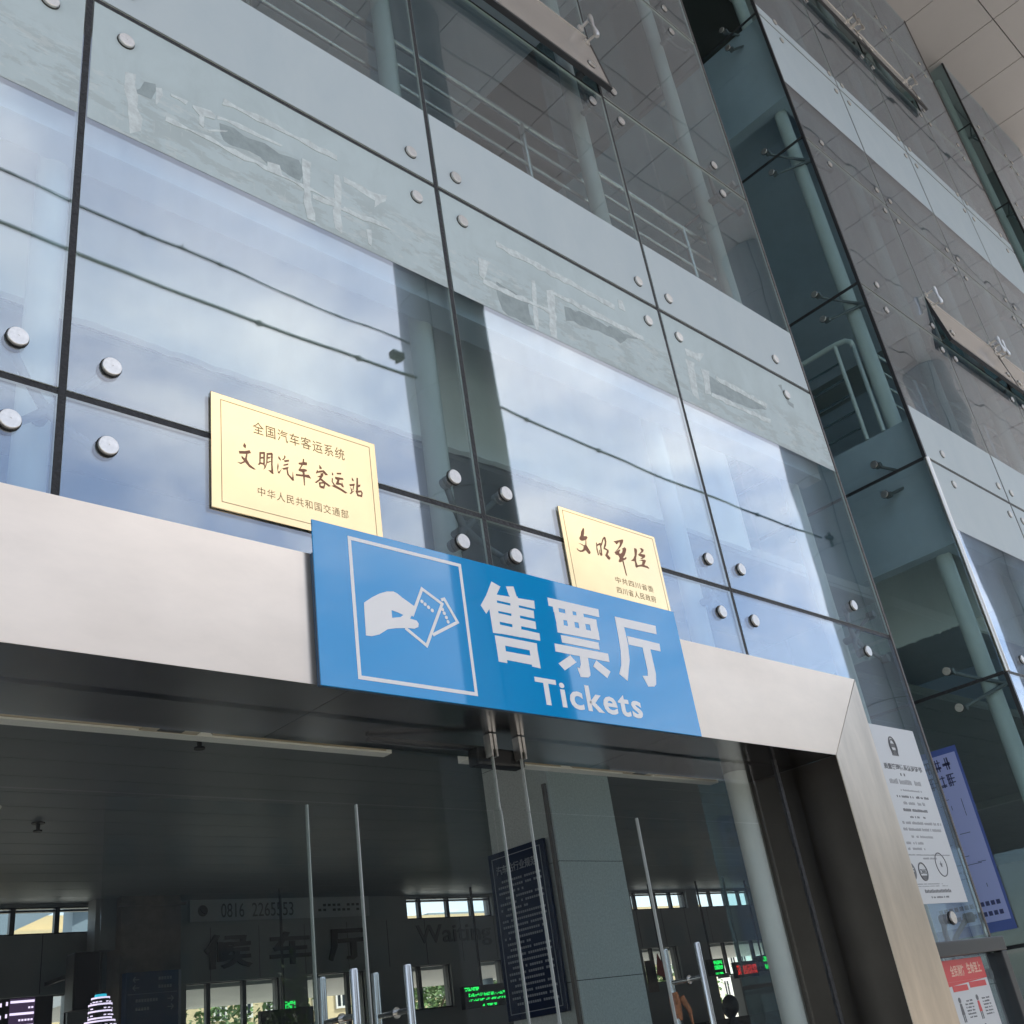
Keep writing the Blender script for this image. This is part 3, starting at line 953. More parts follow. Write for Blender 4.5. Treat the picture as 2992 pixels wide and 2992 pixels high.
# ------------------------------------------------------------------ storeys inside the glass
def floor_run(xa, xb):
    for b0, b1 in ((1.155, 1.60), (3.09, 3.54)):
        mb.box((X(xa), YG + 0.06, Z(b1 - 0.18)), (X(xb), X(3.6), Z(b1)))
        mb.box((X(xa), YG + 0.061, Z(b0)), (X(xb), YG + 0.20, Z(b1 - 0.18) - 0.0005))
        mb.box((X(xa) + 0.001, YG + 0.2005, Z(b0)), (X(xa) + 0.14, X(3.6), Z(b1 - 0.18) - 0.0005))
mb = MB(); floor_run(-0.95, 2.24); floor_run(3.0, 5.39); floor_run(6.03, 7.3)
struct('floor', mb, M['slab'])
mb = MB()
mb.box((X(-0.95), X(3.6), Z(1.16)), (X(7.3), X(3.65), Z(5.45)))
mb.box((X(-1.0), X(1.02), Z(1.0)), (X(-0.95), X(3.6), Z(5.45)))
mb.box((X(7.3), X(1.02), Z(1.0)), (X(7.35), X(3.6), Z(5.45)))
struct('back_wall', mb, M['upper_wall'])

pipes = [(-0.281, 1.09, 'left of the large left panes'), (0.363, 1.09, 'at the leftmost dark joint'),
         (1.007, 1.09, 'at the joint over the ticket sign'), (1.652, 1.09, 'at the joint over the small gold plaque'),
         (2.20, 1.09, 'at the glass edge left of the recess'),
         (3.07, 1.10, 'at the corner right of the recess'), (3.565, 1.09, 'at the first joint of the tall right bay'), (4.19, 1.09, 'at the second joint of the tall right bay'),
         (4.815, 1.09, 'at the third joint of the tall right bay'), (5.34, 1.09, 'at the right end of the tall right bay'),
         (6.10, 1.10, 'at the corner of the second recess'), (6.60, 1.09, 'at the joint of the far right bay')]
for (px, py, lab) in pipes:
    t = thing('pipe_column', 'pale round steel pipe behind the glass ' + lab, 'column', (X(px), X(py), 0), group='steel pipe columns behind the glass')
    r = 0.056 if px < 2.9 else 0.068
    zlow = Z(0.62) if px < 1.2 else 0.0
    mb = MB(); mb.tube([(X(px), X(py), zlow), (X(px), X(py), Z(SZ))], r, 24)
    obj('pipe', mb, M['pipe'], t)
    for j in range(2 if px < 1.8 else 1, 9):
        c = Vector((X(px), X(py), Z(JZ[j])))
        mb = MB()
        hub = c + Vector((0, -0.12, 0))
        mb.tube([c, hub], 0.022, 10)
        for sx_ in (-1, 1):
            for sz_ in (-1, 1):
                e = Vector((c.x + sx_ * 0.054 * U, YG + 0.05, c.z + sz_ * 0.054 * U))
                if px == 3.07 and sx_ < 0:
                    e = Vector((X(2.94) + 0.05, X(1.157), c.z + sz_ * 0.054 * U))
                mb.tube([hub, hub.lerp(e, 0.5) + Vector((0, 0.01, 0)), e], 0.014, 10, radii=[0.018, 0.013, 0.015])
                mb.tube([e + Vector((0, 0.012, 0)), e - Vector((0, 0.036, 0))], 0.026, 12)
        obj('spider_bracket', mb, M['spider'], t)

# railings upstairs
def railing(label, xa, xb, y, z0, posts, gaps=()):
    t = thing('railing', label, 'railing', (X(xa), X(y), Z(z0)), group='steel railings on the upper floors')
    for h, r in ((0.40, 0.021), (0.327, 0.012), (0.26, 0.012), (0.19, 0.012), (0.12, 0.012)):
        mb = MB(); mb.tube([(X(xa), X(y), Z(z0 + h)), (X(xb), X(y), Z(z0 + h))], r, 12)
        obj('rail', mb, M['steel_handle'], t)
    for p in posts:
        mb = MB(); mb.tube([(X(p), X(y), Z(z0)), (X(p), X(y), Z(z0 + 0.40))], 0.019, 12)
        obj('post', mb, M['steel_handle'], t)
railing('steel railing on the floor above the entrance, seen through the upper panes', -0.9, 2.2, 1.125, 1.60, (-0.5, 0.1, 0.7, 1.455, 2.1))
railing('steel railing on the floor of the tall right bay', 3.13, 5.35, 1.13, 1.60, (3.5, 4.1, 4.7, 5.3))
t = thing('railing', 'railing with bent handrail end beside the pipe in the recess', 'railing', (X(3.0), X(1.2), Z(1.6)), group='steel railings on the upper floors')
zt = 1.985
mb = MB()
arc = [(X(3.0), X(2.6), Z(zt)), (X(3.0), X(1.20), Z(zt)), (X(3.0), X(1.165), Z(zt) - 0.005), (X(3.0), X(1.135), Z(zt) - 0.02), (X(3.0), X(1.118), Z(zt) - 0.06), (X(3.0), X(1.115), Z(zt) - 0.12)]
mb.tube(arc, 0.024, 12); obj('handrail', mb, M['pipe'], t)
for yp_ in (1.175, 1.115):
    mb = MB(); mb.tube([(X(3.0), X(yp_), Z(1.6)), (X(3.0), X(yp_), Z(zt) - 0.1), (X(3.0), X(yp_), Z(zt) - (0.11 if yp_ < 1.15 else 0.01))], 0.019, 12); obj('post', mb, M['pipe'], t)
for h in (0.31, 0.245, 0.18, 0.115, 0.05):
    mb = MB(); mb.tube([(X(3.0), X(1.175), Z(1.6 + h)), (X(3.0), X(2.6), Z(1.6 + h))], 0.013, 10); obj('rail', mb, M['steel_handle'], t)

# bulkhead boards below the first slab, bottom edge torn and dusty
def torn_board(label, p, q, z0, z1, flip=False):
    mb = MB(); rnd = random.Random(label)
    n = 160
    d = (q - p); nrm = Vector((d.y, -d.x, 0)).normalized() * 0.02
    vs = []; fs = []
    for k in range(n + 1):
        a = p + d * k / n
        zz = Z(z0) + (rnd.uniform(-0.012, 0.004) if rnd.random() < 0.5 else 0)
        for off in (nrm, -nrm):
            vs.append((a.x + off.x, a.y + off.y, zz)); vs.append((a.x + off.x, a.y + off.y, Z(z1)))
    for k in range(n):
        o = k * 4
        fs += [(o, o + 4, o + 5, o + 1), (o + 3, o + 7, o + 6, o + 2), (o, o + 2, o + 6, o + 4), (o + 1, o + 5, o + 7, o + 3)]
    mb.add(vs, fs)
    return tag(obj('bulkhead_board', mb, M['panel_white']), label, 'board')
torn_board('pale bulkhead board with ragged foot behind the main glass', P(-0.9, 1.25, 0), P(2.2, 1.25, 0), 1.048, 1.418)
torn_board('pale bulkhead board with ragged foot behind the recess glass', P(3.43, 1.14, 0), P(3.43, 2.6, 0), 1.05, 1.418)
torn_board('pale bulkhead board with ragged foot behind the tall bay', P(3.46, 1.25, 0), P(5.35, 1.25, 0), 1.048, 1.418)

# ------------------------------------------------------------------ hall
CZ = 1.044; YB = 5.9
mb = MB()
# linear metal ceiling strips
for s in range(24):
    y0 = 1.27 + s * (YB - 1.27) / 24; y1 = 1.27 + (s + 1) * (YB - 1.27) / 24
    mb.box((X(-5), X(y0) + 0.006, Z(CZ)), (X(2.9), X(y1) - 0.006, Z(CZ) + 0.03))
    if y1 > 1.75:
        mb.box((X(2.9) if y0 > 2.62 else X(3.46), X(max(y0, 1.75)) + 0.006, Z(CZ)), (X(12), X(y1) - 0.006, Z(CZ) + 0.03))
mb.box((X(-5), X(1.27), Z(CZ) + 0.031), (X(2.9), X(YB), Z(CZ) + 0.10)); mb.box((X(3.46), X(1.75), Z(CZ) + 0.031), (X(12), X(YB), Z(CZ) + 0.10)); mb.box((X(2.9), X(2.66), Z(CZ) + 0.031), (X(3.46), X(YB), Z(CZ) + 0.10))
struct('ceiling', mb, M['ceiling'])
mb = MB(); mb.box((X(-5), YG + 0.1, 0.001), (X(12), X(YB), 0.012)); struct('hall_floor', mb, M['hall_floor'])
# left end wall omitted above a low plinth so daylight brightens the hall
mb = MB(); mb.box((X(-5), X(1.05), 0.0), (X(-4.95), X(YB), 0.5)); mb.box((X(12), X(1.7), 0.0), (X(12.05), X(YB), Z(CZ)))
mb.box((X(-5), X(1.0), 0.0), (X(-0.96), X(1.04), Z(SZ)))
struct('hall_side_wall', mb, M['hall_wall'])


def sprinkler(x, y, lab, s=1.0):
    mb = MB(); c = P(x, y, CZ)
    mb.lathe(c, (0, 0, -1), [(0, 0.045 * s), (0.01, 0.045 * s), (0.012, 0.015 * s), (0.05 * s, 0.012 * s), (0.052 * s, 0.03 * s), (0.062 * s, 0.03 * s)], 14)
    tag(obj('sprinkler_head', mb, M['black_box']), lab, 'sprinkler', group='fittings on the hall ceiling')
sprinkler(1.62, 3.05, 'dark sprinkler head on the hall ceiling, nearest the doors', 1.6)
sprinkler(1.55, 4.2, 'small sprinkler head farther back on the hall ceiling', 1.5)
mb = MB(); mb.lathe(P(1.28, 4.0, CZ), (0, 0, -1), [(0, 0.16), (0.02, 0.15), (0.03, 0.11)], 20)
tag(obj('ceiling_light', mb, M['curtain_white']), 'pale round unlit light on the dark hall ceiling', 'light')

# back wall with openings: units of slope at unit depth -> real units
s = YB
rows = [(GZ, -0.10 * s, []), ]
zc0, zc1 = 0.151 * s, 0.1745 * s
zl0, zl1 = 0.0555 * s, 0.101 * s
cler = [(-0.3, 0.428), (0.79, 0.923), (1.187, 1.313), (1.339, 1.484), (1.56, 1.70)]
low = [(0.27, 0.405), (0.517, 0.62), (0.652, 0.725), (0.79, 0.847), (0.893, 0.93), (1.19, 1.27), (1.343, 1.50)]
mb = MB()
def wall_band(z0, z1, holes):
    x = -5.0
    for a, b in sorted(holes):
        if a * s > x:
            mb.box((X(x), X(YB), Z(z0)), (X(a * s), X(YB) + 0.25, Z(z1)))
        x = b * s
    mb.box((X(x), X(YB), Z(z0)), (X(12), X(YB) + 0.25, Z(z1)))
wall_band(GZ, -0.10 * s, [])
wall_band(-0.10 * s, zl0, [(0.27, 0.405), (0.517, 0.62), (0.652, 0.725), (1.345, 1.40)])
wall_band(zl0, zl1, low)
wall_band(zl1, zc0, [])
wall_band(zc0, zc1, cler)
wall_band(zc1, CZ + 0.04, [])
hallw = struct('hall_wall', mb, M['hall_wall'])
ORIGIN[hallw.name] = Vector((0, 0, 0))
mb = MB()
for gx in [x * 0.32 for x in range(-3, 38)]:
    mb.box((X(gx) - 0.004, X(YB) - 0.004, Z(zl1) + 0.02), (X(gx) + 0.004, X(YB) - 0.001, Z(zc0)))
obj('panel_joint', mb, M['black'], hallw)
def window(a, b, z0, z1, mulls, rail=None):
    f = MB(); w = 0.026; y0, y1 = X(YB) + 0.06, X(YB) + 0.14
    a, b = a * s, b * s
    f.box((X(a), y0, Z(z0)), (X(a) + w, y1, Z(z1))); f.box((X(b) - w, y0, Z(z0)), (X(b), y1, Z(z1)))
    f.box((X(a) + w, y0, Z(z0)), (X(b) - w, y1, Z(z0) + w)); f.box((X(a) + w, y0, Z(z1) - w * 0.5), (X(b) - w, y1, Z(z1)))
    for m_ in mulls:
        f.box((X(m_ * s) - 0.035, y0 + 0.002, Z(z0) + w), (X(m_ * s) + 0.035, y1 - 0.002, Z(z1) - w * 0.5))
    if rail:
        f.box((X(a) + w, y0 + 0.004, Z(rail) - 0.014), (X(b) - w, y1 - 0.004, Z(rail) + 0.014))
    wf = obj('window', f, M['dark_metal'], hallw)
    p = MB(); p.box((X(a) + w, y0 + 0.03, Z(z0) + w), (X(b) - w, y0 + 0.036, Z(z1) - w * 0.5))
    obj('pane', p, M['glass_clear'], wf)
rl = 0.1715 * s
window(-0.3, 0.428, zc0, zc1, (0.2, 0.28, 0.354, 0.393), rl)
window(0.79, 0.923, zc0, zc1, (0.812, 0.855, 0.893), rl)
window(1.187, 1.313, zc0, zc1, (1.20, 1.245, 1.28), rl)
window(1.339, 1.484, zc0, zc1, (1.377, 1.415, 1.452), rl)
window(1.56, 1.70, zc0, zc1, (1.6, 1.65), rl)
window(0.27, 0.405, -0.1 * s, zl1, (0.33, 0.385))
window(0.517, 0.62, -0.1 * s, zl1, (0.542, 0.581))
window(0.652, 0.725, -0.1 * s, zl1, (0.666, 0.705))
window(0.79, 0.847, zl0, zl1, (0.803,))
window(0.893, 0.93, zl0, zl1, ())
window(1.19, 1.27, zl0, zl1, (1.215,))
window(1.343, 1.50, zl0, zl1, (1.385, 1.42, 1.458))

# back-wall lettering and banner
G_HALL = [[(0.10, 1.0), (0.98, 1.0), (0.98, 0.87), (0.25, 0.87)], [(0.10, 1.0), (0.27, 0.9), (0.24, 0.45), (0.10, 0.0), (0.0, 0.06), (0.09, 0.45)],
          [(0.28, 0.68), (1.0, 0.70), (1.0, 0.57), (0.28, 0.55)], [(0.60, 0.6), (0.76, 0.6), (0.76, 0.10), (0.66, 0.0), (0.48, 0.05), (0.50, 0.14), (0.60, 0.13)]]
yb = X(YB)
mb = MB()
for ch, a, b in (('候', 0.535, 0.588), ('车', 0.608, 0.657)):
    text_mesh(mb, ch, X(a * s), Z(0.112 * s), X((b - a) * s), X(0.032 * s), yb - 0.03, 0.025, offset=0.022)
for k, pl in enumerate(G_HALL):
    mb.prism([(X((0.679 + 0.048 * u) * s), Z((0.112 + 0.032 * v) * s)) for u, v in pl], yb - 0.03 - 0.0004 * k, yb - 0.005)
tag(obj('wall_lettering', mb, M['black']), 'black characters 候车厅 fixed on the dark hall back wall', 'lettering')
mb = MB(); text_mesh(mb, 'Waiting', X(0.80 * s), Z(0.118 * s), X(0.115 * s), X(0.026 * s), yb - 0.02, 0.015, offset=0.01)
tag(obj('wall_lettering', mb, M['letter_dim']), 'dim word Waiting fixed on the wall left of the granite pillar', 'lettering')
t = thing('phone_banner', 'pale banner with phone number above the waiting hall characters', 'banner', (X(0.62 * s), yb - 0.03, Z(0.16 * s)))
mb = MB(); mb.box((X(0.519 * s), yb - 0.04, Z(0.1565 * s)), (X(0.735 * s), yb - 0.012, Z(0.178 * s))); obj('banner_sheet', mb, M['banner_white'], t)
mb = MB()
text_mesh(mb, '0816', X(0.553 * s), Z(0.1595 * s), X(0.026 * s), X(0.0135 * s), yb - 0.044, 0.003)
text_mesh(mb, '2265553', X(0.588 * s), Z(0.1595 * s), X(0.049 * s), X(0.0135 * s), yb - 0.044, 0.003)
cx_, cz_ = X(0.533 * s), Z(0.1665 * s)
mb.lathe((cx_, yb - 0.041, cz_), (0, -1, 0), [(0, 0.085), (0.004, 0.085), (0.004, 0.075), (0.0, 0.075)], 28)
mb.tube([(cx_ - 0.04, yb - 0.044, cz_ + 0.04), (cx_ - 0.02, yb - 0.044, cz_ - 0.01), (cx_ + 0.04, yb - 0.044, cz_ - 0.04)], 0.014, 8, radii=[0.018, 0.010, 0.018])
for k in range(2):
    for q in range(9):
        if (q * 7 + k) % 5 != 0:
            x_ = X((0.668 + 0.0062 * q) * s); mb.box((x_, yb - 0.043, Z((0.1675 - 0.005 * k) * s)), (x_ + 0.06, yb - 0.04, Z((0.170 - 0.005 * k) * s)))
obj('lettering', mb, M['black'], t)

# pillars
gx0, gy0, gw = 2.427, 2.30, 0.297
t = thing('granite_pillar', 'square grey granite pillar behind the glass doors', 'pillar', (X(gx0 + gw / 2), X(gy0 + gw / 2), 0))
zj = [0.0, 0.55, Z(0.069 * gy0), 2.95, 3.9, Z(CZ)]
mb = MB()
for a, b in zip(zj[:-1], zj[1:]):
    mb.box((X(gx0), X(gy0), a + 0.003), (X(gx0 + gw), X(gy0 + gw), b - 0.003))
obj('cladding', mb, M['granite'], t)
mb = MB(); mb.box((X(gx0) + 0.006, X(gy0) + 0.006, 0.0), (X(gx0 + gw) - 0.006, X(gy0 + gw) - 0.006, Z(CZ))); obj('core', mb, M['black'], t)
mb = MB(); mb.box((X(gx0) - 0.03, X(gy0) + 0.015, 0), (X(gx0) - 0.002, X(gy0) + 0.05, 3.6)); obj('corner_guard', mb, M['brown_stone'], t)
t = thing('stone_pillar', 'broad brown stone pillar at the left of the hall back wall', 'pillar', (X(0.48 * 5.7), X(5.7), 0))
mb = MB(); mb.box((X(0.451 * 5.72), X(5.72), 0), (X(0.511 * 5.72), X(5.9) - 0.06, Z(CZ))); obj('shaft', mb, M['brown_stone'], t)
mb = MB(); mb.box((X(0.425 * 5.80), X(5.78), Z(0.135 * 5.8)), (X(0.45 * 5.80), X(5.9) - 0.062, Z(CZ))); obj('side_panel', mb, M['hall_wall'], t)
mb = MB(); mb.box((X(0.447 * 5.72), X(5.70), Z(0.1735 * 5.7)), (X(0.515 * 5.72), X(5.72), Z(0.176 * 5.7))); obj('cap_ledge', mb, M['brown_stone'], t)

# rules board on the pillar's left face (faces -X)
t = thing('rules_board', 'tall navy rules board hung on the left face of the granite pillar', 'board', (X(gx0) - 0.03, X(2.46), Z(0.33)))
by0, by1, bz0, bz1 = X(2.335), X(2.595), Z(0.083), Z(0.577)
mb = MB(); mb.box((X(gx0) - 0.065, by0, bz0), (X(gx0) - 0.032, by1, bz1)); obj('board', mb, M['board_navy'], t, bevel=0.004)
mb = MB(); xf = X(gx0) - 0.068
i_ = 0.045
for (ya, yb2, za, zb) in ((by0 + i_, by1 - i_, bz1 - i_ - 0.006, bz1 - i_), (by0 + i_, by1 - i_, bz0 + i_, bz0 + i_ + 0.006),
                          (by0 + i_, by0 + i_ + 0.006, bz0 + i_ + 0.006, bz1 - i_ - 0.006), (by1 - i_ - 0.006, by1 - i_, bz0 + i_ + 0.006, bz1 - i_ - 0.006)):
    mb.box((xf, ya, za), (xf + 0.003, yb2, zb))
obj('border', mb, M['board_text'], t)
mb = MB()
text_mesh(mb, '汽车站行业规范', by1 - 0.09, bz1 - 0.19, 0.50, 0.075, xf, 0.003, offset=0.012, face='side')
rnd = random.Random(3)
for r_ in range(22):
    zz = bz1 - 0.26 - r_ * 0.046
    yy = by1 - 0.09 - (0.05 if r_ % 3 == 0 else 0)
    end = by0 + 0.08 + (rnd.uniform(0, 0.25) if r_ % 3 == 2 else 0)
    while yy > end:
        if rnd.random() < 0.88:
            mb.box((xf, yy - 0.018, zz), (xf + 0.002, yy, zz + 0.018))
        yy -= 0.026
obj('lettering', mb, M['board_text'], t)

# directory sign on the brown pillar
t = thing('directory_sign', 'blue directory sign with arrows on the brown stone pillar', 'sign', (X(0.483 * 5.65), X(5.65), Z(0.05 * 5.65)))
k_ = 5.66
mb = MB(); mb.box((X(0.458 * k_), X(k_), Z(0.02 * k_)), (X(0.509 * k_), X(5.715), Z(0.1145 * k_))); obj('board', mb, M['board_blue'], t)
mb = MB(); mb.box((X(0.509 * k_), X(k_) - 0.01, Z(0.02 * k_)), (X(0.5115 * k_), X(5.715), Z(0.1145 * k_))); obj('frame_post', mb, M['board_text'], t)
mb = MB()
def arrow(x, z, d):
    y = X(k_) - 0.006
    mb.box((X(x * k_) - 0.045, y, Z(z * k_) - 0.006), (X(x * k_) + 0.045, y + 0.004, Z(z * k_) + 0.006))
    for sg in (-1, 1):
        mb.bar((X(x * k_) + d * 0.045, y + 0.002, Z(z * k_)), (X(x * k_) + d * 0.01, y + 0.002, Z(z * k_) + sg * 0.035), 0.004, 0.012, up=(0, 0, 1))
arrow(0.467, 0.108, -1); arrow(0.467, 0.101, -1); arrow(0.501, 0.090, 1); arrow(0.501, 0.083, 1)
for zz, n_ in ((0.108, 5), (0.101, 5), (0.090, 8), (0.083, 5)):
    for q in range(n_):
        x_ = X((0.489 if zz > 0.095 else 0.467) * k_) + q * 0.042
        mb.box((x_, X(k_) - 0.006, Z(zz * k_) - 0.02), (x_ + 0.03, X(k_) - 0.003, Z(zz * k_) + 0.02))
mb.box((X(0.458 * k_) + 0.02, X(k_) - 0.005, Z(0.0955 * k_)), (X(0.509 * k_) - 0.02, X(k_) - 0.002, Z(0.0957 * k_) + 0.002))
obj('lettering', mb, M['board_text'], t)

# loudspeaker
t = thing('loudspeaker', 'tall black loudspeaker hung left of the brown pillar', 'speaker', (X(0.421 * 5.4), X(5.4), Z(0.11 * 5.4)))
mb = MB(); mb.box((X(0.409 * 5.4), X(5.4), Z(0.087 * 5.4)), (X(0.4335 * 5.4), X(5.5), Z(0.1345 * 5.4))); obj('cabinet', mb, M['black_box'], t, bevel=0.01)
mb = MB(); mb.box((X(0.411 * 5.4), X(5.4) - 0.01, Z(0.089 * 5.4)), (X(0.4315 * 5.4), X(5.4) - 0.001, Z(0.1325 * 5.4))); obj('grille', mb, M['cloth_dark'], t)
mb = MB(); mb.bar((X(0.421 * 5.4), X(5.5), Z(0.12 * 5.4)), (X(0.421 * 5.4), X(5.9), Z(0.12 * 5.4)), 0.05); obj('bracket', mb, M['black_box'], t)

# LED boards
def led(label, a, b, z0, z1, y, style, m_):
    t = thing('led_board', label, 'display', (X((a + b) / 2 * y), X(y), Z((z0 + z1) / 2 * y)), group='lit display boards in the hall')
    mb = MB(); mb.box((X(a * y), X(y), Z(z0 * y)), (X(b * y), X(y) + 0.10, Z(z1 * y))); obj('case', mb, M['black_box'], t, bevel=0.006)
    mb = MB(); mb.bar((X((a + b) / 2 * y), X(y) + 0.11, Z(z1 * y) - 0.1), (X((a + b) / 2 * y), X(y) + 0.11, Z(CZ)), 0.03); obj('hanger', mb, M['black_box'], t)
    mb = MB(); rnd = random.Random(label)
    W = X((b - a) * y); H = X((z1 - z0) * y); x0 = X(a * y); zz0 = Z(z0 * y)
    for (u0, u1, v0, v1, dens, px) in style:
        nx = int((u1 - u0) * W / px); nz = int((v1 - v0) * H / px)
        for i in range(nx):
            for k in range(nz):
                if rnd.random() < dens:
                    mb.box((x0 + u0 * W + i * px, X(y) - 0.006, zz0 + v0 * H + k * px), (x0 + u0 * W + (i + 0.8) * px, X(y) - 0.001, zz0 + v0 * H + (k + 0.8) * px))
    obj('lit_dots', mb, m_, t)
led('wide black display with rows of small green dots left of the granite pillar', 0.862, 0.932, 0.051, 0.075, 5.6,
    [(0.02, 0.35, 0.78, 0.95, 0.6, 0.02), (0.1, 0.95, 0.52, 0.68, 0.55, 0.018), (0.1, 0.95, 0.32, 0.46, 0.5, 0.018), (0.38, 0.72, 0.06, 0.18, 0.6, 0.018)], M['led_green'])
led('black display box with one green lit word over the waiting hall windows', 0.597, 0.658, 0.040, 0.071, 5.55, [(0.45, 0.65, 1.0, 1.22, 0.6, 0.02)], M['led_green'])
led('small display with two green lit signs left of the red one', 1.335, 1.37, 0.057, 0.079, 5.5, [(0.3, 0.9, 0.65, 0.95, 0.8, 0.02), (0.3, 0.9, 0.35, 0.6, 0.8, 0.02), (0.3, 0.9, 0.05, 0.2, 0.6, 0.02)], M['led_green'])
led('long display with red lit characters over a ticket window', 1.397, 1.453, 0.050, 0.072, 5.3, [(0.05, 0.2, 0.2, 0.8, 0.55, 0.02), (0.3, 0.5, 0.2, 0.8, 0.55, 0.02), (0.52, 0.72, 0.2, 0.8, 0.6, 0.02), (0.74, 0.95, 0.2, 0.8, 0.65, 0.02)], M['led_red'])
led('small display with two green lit signs right of the red one', 1.462, 1.499, 0.056, 0.078, 5.5, [(0.25, 0.75, 0.6, 0.92, 0.8, 0.02), (0.3, 0.7, 0.1, 0.45, 0.8, 0.02)], M['led_green'])
led('narrow display with green dots behind the right door handles', 1.231, 1.246, 0.058, 0.078, 5.6, [(0.2, 0.8, 0.7, 0.95, 0.6, 0.02), (0.2, 0.8, 0.1, 0.3, 0.6, 0.02)], M['led_green'])
# violet LED screen and round LED tower at the far left
t = thing('led_screen', 'flat screen with violet lit lines at the lower left of the hall', 'screen', (X(0.36 * 5), X(5), Z(0.07 * 5)))
y = 5.0
mb = MB(); mb.box((X(0.330 * y), X(y), Z(-0.02 * y)), (X(0.392 * y), X(y) + 0.12, Z(0.100 * y))); obj('case', mb, M['black_box'], t)
m1, m2 = MB(), MB(); rnd = random.Random(5)
for r_ in range(10):
    zz = Z((0.0965 - r_ * 0.0095) * y)
    m1.box((X(0.356 * y), X(y) - 0.006, zz), (X(0.376 * y), X(y) - 0.001, zz + 0.025))
    for q in range(8):
        if rnd.random() < 0.6:
            x_ = X(0.356 * y) + q * 0.034; m1.box((x_, X(y) - 0.006, zz - 0.065), (x_ + 0.022, X(y) - 0.001, zz - 0.045))
    m1.box((X(0.3475 * y), X(y) - 0.006, zz - 0.03), (X(0.349 * y), X(y) - 0.001, zz + 0.01)); m1.box((X(0.3525 * y), X(y) - 0.006, zz - 0.02), (X(0.354 * y), X(y) - 0.001, zz + 0.02))
m2.box((X(0.3555 * y), X(y) - 0.003, Z(0.0 * y)), (X(0.3765 * y), X(y) - 0.0005, Z(0.1 * y)))
obj('lit_lines', m1, M['led_white'], t); obj('dim_screen', m2, M['led_dim'], t)
t = thing('led_tower', 'round stepped display with violet lit rings and a cyan cap', 'display', (X(0.435 * 4.9), X(4.9), 0))
y = 4.9; c = Vector((X(0.4375 * y), X(y) + 0.1, 0))
m0, m1, m3 = MB(), MB(), MB()
tiers = [(0.02, 0.0765, 0.17), (0.0765, 0.0905, 0.13), (0.0905, 0.096, 0.10), (0.096, 0.1005, 0.06)]
m0.lathe(c, (0, 0, 1), [(Z(0.0), 0.17)] + [q for a, b, r_ in tiers for q in ((Z(a * y), r_), (Z(b * y), r_))], 24)
for a, b, r_ in tiers[:3]:
    zz = Z(b * y) - 0.015
    while zz > Z(max(a, 0.03) * y):
        m1.lathe(c, (0, 0, 1), [(zz, r_ + 0.001), (zz, r_ + 0.006), (zz + 0.018, r_ + 0.006), (zz + 0.018, r_ + 0.001)], 24)
        for q in range(16):
            if rnd.random() < 0.5:
                aa = q * math.pi / 8; p_ = c + Vector((math.cos(aa) * (r_ + 0.003), math.sin(aa) * (r_ + 0.003), zz - 0.035))
                m1.box(p_ - Vector((0.012, 0.012, 0.006)), p_ + Vector((0.012, 0.012, 0.006)))
        zz -= 0.075
m3.lathe(c, (0, 0, 1), [(Z(0.0965 * y), 0.062), (Z(0.0965 * y), 0.068), (Z(0.0985 * y), 0.068), (Z(0.100 * y), 0.03), (Z(0.1007 * y), 0.004)], 20)
obj('body', m0, M['black_box'], t); obj('lit_rings', m1, M['led_white'], t); obj('lit_cap', m3, M['led_cyan'], t)

# ticket windows: a white notice and a dark counter front
def plate(name, label, cat, a, b, z0, z1, y, m_, th=0.02):
    mb = MB(); mb.box((X(a * y), X(y), Z(z0 * y)), (X(b * y), X(y) + th, Z(z1 * y)))
    return tag(obj(name, mb, m_), label, cat)
plate('counter_notice', 'white notice under the left green display', 'notice', 1.35, 1.378, 0.0525, 0.0585, 5.5, M['white_paint'])
plate('ticket_counter', 'dark ticket counter front below the displays', 'counter', 1.30, 1.52, -0.12, 0.0, 5.2, M['black_box'], 0.4)
plate('wall_board', 'tan board on the wall right of the granite pillar', 'board', 1.192, 1.212, 0.045, 0.085, 5.7, M['brown_stone'])
mb = MB(); mb.prism([(X(1.214 * 5.6), Z(0.066 * 5.6)), (X(1.222 * 5.6), Z(0.093 * 5.6)), (X(1.232 * 5.6), Z(0.075 * 5.6)), (X(1.229 * 5.6), Z(0.062 * 5.6))], X(5.6), X(5.6) + 0.02)
tag(obj('flag', mb, M['flag_red']), 'small dark red pointed flag beside the tan board', 'flag')

